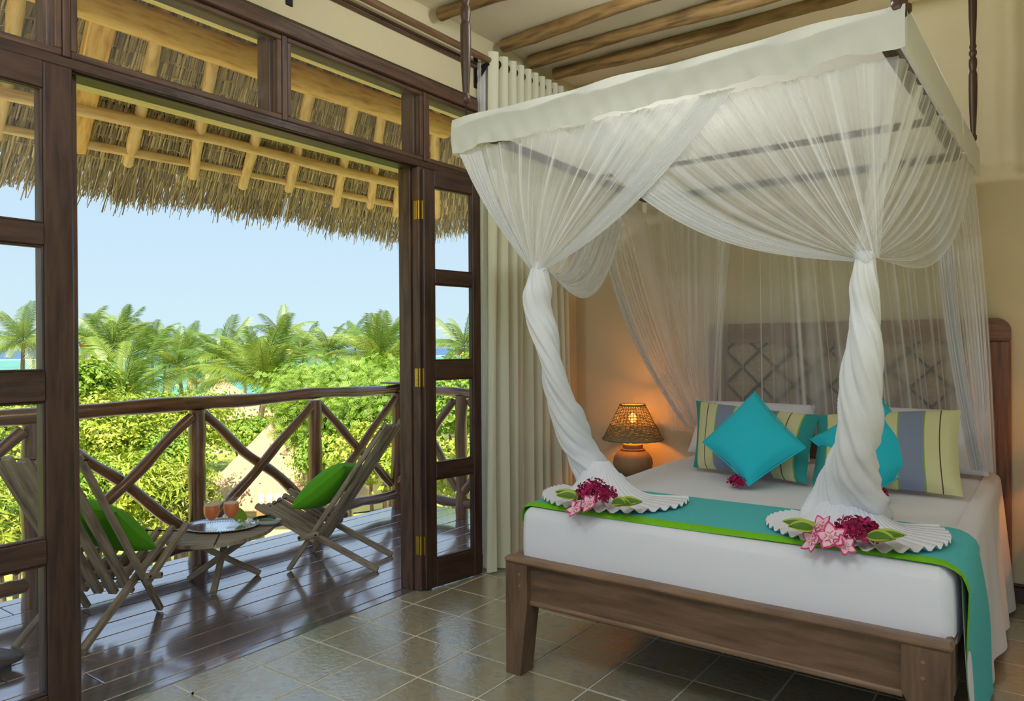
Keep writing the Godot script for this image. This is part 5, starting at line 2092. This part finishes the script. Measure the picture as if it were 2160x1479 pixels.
func frond_mesh(len: float, droop: float, seed_n: int, m: Material) -> ArrayMesh:
	var r := RandomNumberGenerator.new()
	r.seed = seed_n
	var mb := MB.new()
	var path := []
	var rad := []
	var p := Vector3.ZERO
	var n := 14
	var ang := 0.0
	for j in n + 1:
		path.append(p)
		rad.append(0.03 * (1.0 - 0.85 * j / n))
		p += Vector3(cos(ang), sin(ang), 0) * len / n
		ang -= droop / n * (0.5 + 1.0 * j / n)
	mb.tube(path, rad, 5, false)
	for k in 40:
		var t := 0.10 + 0.90 * k / 40.0
		var x := t * n
		var j := mini(int(x), n - 1)
		var c: Vector3 = path[j].lerp(path[j + 1], x - j)
		var d: Vector3 = (path[j + 1] - path[j]).normalized()
		for sd: float in [-1.0, 1.0]:
			var l := len * 0.26 * pow(sin(PI * (0.12 + 0.82 * t)), 0.7) * r.randf_range(0.85, 1.1)
			var o := (d * 0.55 + Vector3(0, -0.12 - 0.25 * r.randf(), sd * 0.85)).normalized()
			var mid := c + o * l * 0.5
			var tip := c + o * l + Vector3(0, -l * (0.22 + 0.2 * r.randf()), 0)
			var w := d * 0.030 * len / 3.2
			if sd > 0:
				mb.quad(c - w * 0.6, mid - w, mid + w, c + w * 0.6)
				mb.tri(mid - w, tip, mid + w)
			else:
				mb.quad(c + w * 0.6, mid + w, mid - w, c - w * 0.6)
				mb.tri(mid + w, tip, mid - w)
	return mb.mesh(m)


func palms() -> void:
	var mats := []
	for c: Color in [Color(0.30, 0.43, 0.13), Color(0.44, 0.53, 0.17), Color(0.25, 0.38, 0.14), Color(0.62, 0.58, 0.20)]:
		var m := mat(c, 0.45)
		m.backlight_enabled = true
		m.backlight = Color(0.45, 0.5, 0.2)
		mats.append(m)
	var meshes := []
	for k in 8:
		meshes.append(frond_mesh(3.2, [0.5, 0.8, 1.15, 1.5][k % 4], 100 + k, mats[(k * 3 + k / 4) % 3]))
	meshes.append(frond_mesh(3.0, 1.6, 120, mats[3]))
	var coco := mat(Color(0.72, 0.48, 0.12), 0.5)
	# place of the crown, size, number of fronds, ground height, label
	var P := [
		[Vector3(-48.5, 1.48, -22.6), 1.05, 26, "tall full coconut palm left in the row, with orange fruit"],
		[Vector3(-63.25, 2.9, -30.39), 1.0, 18, "coconut palm rising just behind the tallest left palm"],
		[Vector3(-71.0, 2.1, -37.1), 1.0, 17, "slim far coconut palm with a bare trunk against the water"],
		[Vector3(-45.0, 0.46, -25.2), 0.95, 24, "coconut palm with orange fruit and drooping yellow fronds, left of centre"],
		[Vector3(-67.9, 1.7, -39.4), 1.0, 17, "far coconut palm standing behind the fruiting palm"],
		[Vector3(-40.7, 0.69, -25.9), 0.98, 26, "broad coconut palm with a cluster of orange fruit above the left railing post"],
		[Vector3(-58.8, 1.5, -39.8), 0.85, 14, "low coconut palm between the broad palm and the tallest middle palm"],
		[Vector3(-47.8, 2.17, -35.6), 0.98, 21, "coconut palm with upright crown standing highest in the middle of the row"],
		[Vector3(-54.5, 1.2, -43.0), 0.95, 18, "coconut palm of narrow upright crown, right of the highest middle palm"],
		[Vector3(-44.7, 1.22, -37.8), 0.95, 22, "bushy coconut palm left of the gap where open sea shows"],
		[Vector3(-62.0, 2.75, -56.1), 0.85, 14, "slender lone coconut palm against the open sea"],
		[Vector3(-44.3, 2.13, -44.3), 0.9, 20, "coconut palm at the right edge of the open doorway"],
		[Vector3(-59.0, 2.1, -21.1), 1.1, 22, "coconut palm seen through the left door leaf"],
		[Vector3(-55.4, 2.1, -23.8), 1.0, 20, "coconut palm half hidden by the left door stile"],
		[Vector3(-62.6, -1.4, -37.0), 0.6, 13, "small young palm low before the water"],
		[Vector3(-75.0, 2.0, -40.3), 0.95, 15, "farthest coconut palm showing between two nearer crowns"],
		[Vector3(-22.9, 1.5, -29.0), 0.75, 20, "palm seen through the upper pane of the right door leaf"],
		[Vector3(-21.44, -0.1, -10.2), 0.78, 13, "young palm with upright feathery fronds behind the left railing"],
		[Vector3(-16.04, 0.30, -11.69), 0.72, 18, "near young palm spreading over the handrail beside the thatched roof"],
		[Vector3(-14.3, 0.9, -14.6), 0.62, 16, "palm with hanging fronds behind the corner post of the railing"],
	]
	var i := 0
	for q in P:
		var at: Vector3 = q[0]
		var sc: float = q[1]
		var dist := Vector2(at.x - 2.9, at.z - 1.7).length()
		var gy := -3.5 if dist < 40 else -4.2
		var t := thing("coconut_palm", q[3], "palm tree", Vector3(at.x, gy, at.z), 0.0)
		var mb := MB.new()
		var lean := Vector3(rng.randf_range(-0.5, 0.5), 0, rng.randf_range(-0.5, 0.5))
		var path := []
		var rad := []
		for j in 13:
			var v := j / 12.0
			path.append(Vector3(lean.x * sin(v * PI) * 0.6, lerpf(-0.3, at.y - gy - 0.1, v), lean.z * sin(v * PI) * 0.6))
			rad.append(lerpf(0.17, 0.11, v) * sc * (1.0 + 0.05 * (j % 2)))
		mb.tube(path, rad, 9, true)
		part("trunk", mb, M.bark, t)
		var young: bool = i >= 17
		var n: int = q[2]
		for k in n:
			var v := float(k) / n
			var yaw := k * 2.39996 + rng.randf() * 0.4
			var pitch := lerpf(1.35, -0.40, pow(v, 0.9)) + rng.randf_range(-0.12, 0.12)
			if young:
				pitch = lerpf(1.45, 0.35, v) + rng.randf_range(-0.1, 0.1)
			var mk := (k * 5 + i) % 8
			if v > 0.85 and not young:
				mk = 8 if rng.randf() < 0.6 else mk
			var o := inst("frond", meshes[mk], t)
			o.transform = Transform3D(Basis(Vector3.UP, yaw) * Basis(Vector3.BACK, pitch) * Basis(Vector3.RIGHT, rng.randf_range(-0.5, 0.5)), Vector3(0, at.y - gy, 0)).scaled_local(Vector3.ONE * sc * rng.randf_range(0.85, 1.08))
		if not young:
			for k in 7:
				mb = MB.new()
				var a := TAU * k / 7
				mb.lathe([Vector2(0.001, -0.14), Vector2(0.08, -0.09), Vector2(0.11, 0), Vector2(0.08, 0.1), Vector2(0.001, 0.14)], 8, Transform3D(Basis(), Vector3(cos(a) * 0.22, at.y - gy - 0.28 - 0.1 * (k % 2), sin(a) * 0.22)))
				part("coconut", mb, coco, t)
		i += 1


func hut(label: String, c: Vector3, r: float, eave_y: float, top_y: float, gy: float) -> void:
	var t := thing("thatched_hut", label, "hut", Vector3(c.x, gy, c.z))
	var mb := MB.new()
	var pts := PackedVector3Array()
	var uvs := PackedVector2Array()
	var n := 72
	var prof := [Vector2(r * 0.93, eave_y - 0.10), Vector2(r, eave_y - 0.06), Vector2(r * 1.005, eave_y), Vector2(r * 0.8, lerpf(eave_y, top_y, 0.205)), Vector2(r * 0.6, lerpf(eave_y, top_y, 0.405)), Vector2(r * 0.4, lerpf(eave_y, top_y, 0.605)), Vector2(r * 0.2, lerpf(eave_y, top_y, 0.82)), Vector2(r * 0.06, top_y)]
	for j in prof.size():
		for i in n + 1:
			var a := TAU * i / n
			var rr: float = prof[j].x * (1.0 + 0.012 * sin(i * 7.0 + j * 3.0) + 0.008 * sin(i * 3.1))
			if i == n:
				rr = prof[j].x * (1.0 + 0.012 * sin(j * 3.0))
			pts.append(Vector3(cos(a) * rr, prof[j].y - gy, -sin(a) * rr))
			uvs.append(Vector2(a * r, prof[j].y))
	mb.grid(pts, n + 1, prof.size(), uvs, true)
	part("thatch_roof", mb, M.thatch_roof, t)
	mb = MB.new()
	mb.lathe([Vector2(r * 0.8, 0), Vector2(r * 0.8, eave_y - gy + 0.1)], 40)
	part("wall", mb, M.plaster, t)
	mb = MB.new()
	mb.lathe([Vector2(r * 0.09, top_y - gy - 0.1), Vector2(r * 0.10, top_y - gy), Vector2(r * 0.05, top_y - gy + 0.1), Vector2(0.001, top_y - gy + 0.12)], 20)
	part("roof_cap", mb, M.thatch_roof, t)


func huts() -> void:
	hut("round white hut with pale thatched roof just below the balcony", Vector3(-9.65, 0, -7.65), 1.66, -1.45, 0.22, -3.45)
	hut("larger thatched roof behind the near hut, mostly hidden by trees", Vector3(-16.3, 0, -14.6), 3.2, -2.3, 0.30, -3.5)
	hut("far thatched roof low before the water, left of the middle post", Vector3(-31.0, 0, -19.8), 2.6, -1.9, -0.15, -3.6)
	var t := thing("garden_wall", "low white garden wall with rounded tops behind the right chair", "wall", Vector3(-7.5, -3.45, -6.05))
	var mb := MB.new()
	mb.bar(Vector3(-7.85, -1.28, -5.74), Vector3(-7.1, -1.28, -6.32), 0.16, 0.3, Vector3(0.61, 0, 0.79), 0.01)
	wpart("wall_body", mb, tri_mat(noise_tex(0.03, [Color(0.80, 0.50, 0.30), Color(0.86, 0.62, 0.42)], 128, 128, 70), 0.9, 1.0), t)
	mb = MB.new()
	mb.bar(Vector3(-7.82, -2.44, -5.86), Vector3(-7.2, -2.44, -6.34), 0.1, 2.0, Vector3(0.61, 0, 0.79), 0.01)
	wpart("wall_footing", mb, M.plaster, t)
	for k in 7:
		mb = MB.new()
		var c := Vector3(-7.80, -1.14, -5.78).lerp(Vector3(-7.15, -1.14, -6.28), k / 6.0)
		mb.lathe([Vector2(0.054, 0), Vector2(0.056, 0.09), Vector2(0.05, 0.13), Vector2(0.032, 0.155), Vector2(0.001, 0.165)], 16, Transform3D(Basis(), c))
		wpart("merlon", mb, mat(Color(0.86, 0.86, 0.83), 0.85), t)


func leaf_cloud(t: Node3D, c: Vector3, r: Vector3, n: int, size: float, pal: Array, mesh: Mesh, clumps: int, spread: float, dark: float) -> void:
	var xfs := []
	var cols := []
	var cs := []
	for k in clumps:
		var d := Vector3(rng.randfn(), rng.randfn(), rng.randfn()).normalized()
		if d.y < -0.3:
			d.y = -d.y
		cs.append(d * r * rng.randf_range(0.55, 1.0))
	for i in n:
		var k := rng.randi() % clumps
		var base: Vector3 = cs[k]
		var off := Vector3(rng.randfn(), rng.randfn() * 0.75, rng.randfn()) * spread
		var p := c + base + off
		var out := (base.normalized() + off.normalized() * 0.6 + Vector3(0, 0.7, 0)).normalized()
		var up := (out + Vector3(rng.randfn(), rng.randfn(), rng.randfn()) * 0.45).normalized()
		var y := up.cross(Vector3(rng.randfn(), rng.randfn(), rng.randfn())).normalized()
		var s := size * rng.randf_range(0.7, 1.3)
		xfs.append(Transform3D(Basis(y.cross(up) * s, y * s, up * s), p - t.position))
		var q := rng.randf()
		var col: Color = pal[k % pal.size()].lerp(pal[(k * 7 + i) % pal.size()], q * 0.7)
		cols.append(col * rng.randf_range(dark, 1.15))
	scatter("foliage", mesh, xfs, cols, t)


func leaf_mesh(w: float, droop: float) -> ArrayMesh:
	var mb := MB.new()
	# two halves folded on the midrib, length 1
	var a := Vector3.ZERO
	var m := Vector3(0, 0.5, 0.0)
	var tip := Vector3(0, 1.0, -droop)
	for s: float in [1.0, -1.0]:
		var e := Vector3(s * w, 0.45, 0.10)
		if s > 0:
			mb.tri(a, e, m)
			mb.tri(m, e, tip)
		else:
			mb.tri(a, m, e)
			mb.tri(m, tip, e)
	return mb.mesh(M.leaf)


func sprig_mesh(n: int, w: float) -> ArrayMesh:
	# a feather leaf: small leaflets along a stalk of length 1
	var mb := MB.new()
	for k in n:
		var y := (k + 0.6) / n
		for s: float in [1.0, -1.0]:
			var a := Vector3(0, y, -0.15 * y * y)
			var b := a + Vector3(s * 0.34 * (1.0 - 0.4 * y), 0.14, 0.03)
			var c := Vector3(0, w, 0)
			if s > 0:
				mb.quad(a - c * 0.4, b - c * 0.6, b + c * 0.4, a + c * 0.6)
			else:
				mb.quad(a + c * 0.6, b + c * 0.4, b - c * 0.6, a - c * 0.4)
	return mb.mesh(M.leaf)


func shrubs() -> void:
	var lf := leaf_mesh(0.30, 0.25)
	var narrow := leaf_mesh(0.13, 0.4)
	var sprig := sprig_mesh(6, 0.085)
	var lime := [Color(0.40, 0.52, 0.04), Color(0.52, 0.60, 0.06), Color(0.28, 0.44, 0.03), Color(0.60, 0.64, 0.12)]
	var green := [Color(0.18, 0.36, 0.03), Color(0.28, 0.46, 0.04), Color(0.38, 0.54, 0.06)]
	var fresh := [Color(0.30, 0.50, 0.06), Color(0.38, 0.56, 0.08), Color(0.24, 0.42, 0.05)]
	var dry := [Color(0.50, 0.40, 0.14), Color(0.36, 0.42, 0.10), Color(0.30, 0.38, 0.08)]
	var S := [
		[Vector3(-9.05, -0.12, -3.79), Vector3(1.11, 0.78, 1.11), "hedge_shrub", "dense light green shrub behind the left railing panel, by the door stile", "shrub", 9000, 0.085, lime, lf, 70, 0.16],
		[Vector3(-9.25, -0.15, -4.89), Vector3(0.96, 0.68, 0.96), "hedge_shrub", "dense yellow-green shrub left of the first full railing post", "shrub", 8000, 0.085, lime, lf, 60, 0.16],
		[Vector3(-13.14, -0.39, -7.61), Vector3(0.65, 0.65, 0.65), "hedge_shrub", "yellow-green shrub between the railing post and the thatched roof", "shrub", 6000, 0.080, lime, lf, 45, 0.16],
		[Vector3(-6.66, -0.55, -3.19), Vector3(0.80, 0.55, 0.80), "willow_shrub", "feathery pale green shrub below the crossing of the left braces", "shrub", 7000, 0.130, lime, narrow, 60, 0.14],
		[Vector3(-6.69, -0.59, -2.43), Vector3(0.64, 0.58, 0.64), "willow_shrub", "feathery green shrub behind the left chair", "shrub", 6000, 0.130, green, narrow, 50, 0.14],
		[Vector3(-8.45, 0.02, -2.38), Vector3(0.77, 0.64, 0.77), "hedge_shrub", "bright shrub seen through the third pane of the left door leaf", "shrub", 6000, 0.090, lime, lf, 50, 0.15],
		[Vector3(-7.14, -0.66, -1.85), Vector3(0.68, 0.51, 0.68), "willow_shrub", "feathery shrub seen low through the left door leaf", "shrub", 5000, 0.130, lime, narrow, 45, 0.14],
		[Vector3(-6.14, -0.68, -3.45), Vector3(0.26, 0.43, 0.26), "flower_shrub", "shrub with yellow-green leaves at the foot of the railing post, behind the glasses", "shrub", 4000, 0.100, dry, narrow, 35, 0.12],
		[Vector3(-7.70, -0.42, -4.17), Vector3(0.42, 0.56, 0.42), "hedge_shrub", "green shrub behind the first full railing post", "shrub", 5000, 0.075, green, lf, 45, 0.14],
		[Vector3(-15.08, 0.60, -6.20), Vector3(0.37, 0.33, 0.37), "broadleaf_shrub", "dark broad-leaved shrub beside the door stile under the palms", "shrub", 1800, 0.160, green, lf, 22, 0.22],
		[Vector3(-9.00, 0.41, -8.18), Vector3(0.96, 0.40, 0.96), "feather_tree", "light green feathery tree above the handrail, left of the right chair", "tree", 11000, 0.150, fresh, sprig, 60, 0.24],
		[Vector3(-8.48, 0.47, -9.18), Vector3(0.75, 0.46, 0.75), "feather_tree", "light green feathery tree behind the corner of the railing", "tree", 9000, 0.150, fresh, sprig, 50, 0.24],
		[Vector3(-7.22, 0.06, -7.01), Vector3(0.71, 0.46, 0.71), "feather_tree", "feathery tree branches hanging below the handrail beside the middle post", "tree", 9000, 0.140, fresh, sprig, 50, 0.20],
		[Vector3(-7.28, 0.12, -6.34), Vector3(0.29, 0.44, 0.29), "feather_tree", "drooping feathery branch before the thatched roof", "tree", 3500, 0.140, green, sprig, 22, 0.16],
		[Vector3(-5.85, 0.16, -6.77), Vector3(0.54, 0.58, 0.54), "feather_tree", "feathery tree right of the middle post, behind the right chair back", "tree", 8000, 0.140, fresh, sprig, 44, 0.20],
		[Vector3(-4.52, -0.10, -5.26), Vector3(0.61, 0.39, 0.61), "hedge_shrub", "mixed shrub with dry twigs behind the right chair", "shrub", 5000, 0.080, lime, lf, 46, 0.14],
		[Vector3(-6.23, -0.33, -5.87), Vector3(0.44, 0.30, 0.44), "hedge_shrub", "low shrub growing in front of the pale garden wall", "shrub", 3400, 0.075, fresh, lf, 32, 0.13],
		[Vector3(-4.32, 0.40, -6.65), Vector3(0.67, 0.56, 0.67), "hedge_shrub", "green shrub seen through the third pane of the right door leaf", "shrub", 6000, 0.085, green, lf, 50, 0.16],
		[Vector3(-3.31, -0.25, -5.53), Vector3(0.55, 0.37, 0.55), "hedge_shrub", "leafy shrub seen through the lowest pane of the right door leaf", "shrub", 5000, 0.080, lime, lf, 46, 0.14],
		[Vector3(-25.99, -0.66, -11.83), Vector3(1.98, 0.50, 1.98), "undergrowth_shrub", "low green bushes under the left palms", "shrub", 6000, 0.130, green, lf, 40, 0.35],
		[Vector3(-25.10, -1.03, -14.96), Vector3(1.73, 0.39, 1.73), "undergrowth_shrub", "low green bushes under the middle palms", "shrub", 5500, 0.130, green, lf, 40, 0.35],
		[Vector3(-18.75, -0.22, -14.67), Vector3(0.83, 0.30, 0.83), "undergrowth_shrub", "green bushes between the near young palm and the feathery tree", "shrub", 5500, 0.120, fresh, lf, 40, 0.35],
		[Vector3(-18.67, 0.06, -17.20), Vector3(0.90, 0.25, 0.90), "undergrowth_shrub", "green treetop before the open sea", "shrub", 5500, 0.120, fresh, lf, 40, 0.35],
		[Vector3(-14.26, 0.58, -15.48), Vector3(0.40, 0.25, 0.40), "undergrowth_shrub", "rounded green treetop at the right edge of the open doorway", "shrub", 6000, 0.100, fresh, lf, 40, 0.30],
		[Vector3(-21.73, -0.05, -7.51), Vector3(1.55, 0.42, 1.55), "undergrowth_shrub", "low bushes seen through the left door leaf under the palms", "shrub", 5000, 0.110, green, lf, 40, 0.30],
		[Vector3(-9.97, 0.58, -13.67), Vector3(0.77, 0.33, 0.77), "undergrowth_shrub", "bushes seen through the right door leaf under the palm", "shrub", 5000, 0.100, green, lf, 32, 0.28],
		[Vector3(-12.49, -0.65, -8.72), Vector3(0.70, 0.34, 0.70), "hedge_shrub", "green shrub between the two thatched roofs", "shrub", 5000, 0.090, green, lf, 40, 0.15],
	]
	for q in S:
		var c: Vector3 = q[0]
		var r: Vector3 = q[1]
		var t := thing(q[2], q[3], q[4], Vector3(c.x, -3.5, c.z), 0.0)
		var mb := MB.new()
		for k in 4:
			var e := c + Vector3(rng.randf_range(-0.6, 0.6) * r.x, rng.randf_range(0.1, 0.5) * r.y, rng.randf_range(-0.6, 0.6) * r.z)
			pole(mb, Vector3(c.x, -3.5, c.z), e, 0.05, 0.02, 0.08, 6, 8)
		wpart("stem", mb, M.bark, t)
		leaf_cloud(t, c, r, q[5], q[6], q[7], q[8], q[9], q[10], 0.55)
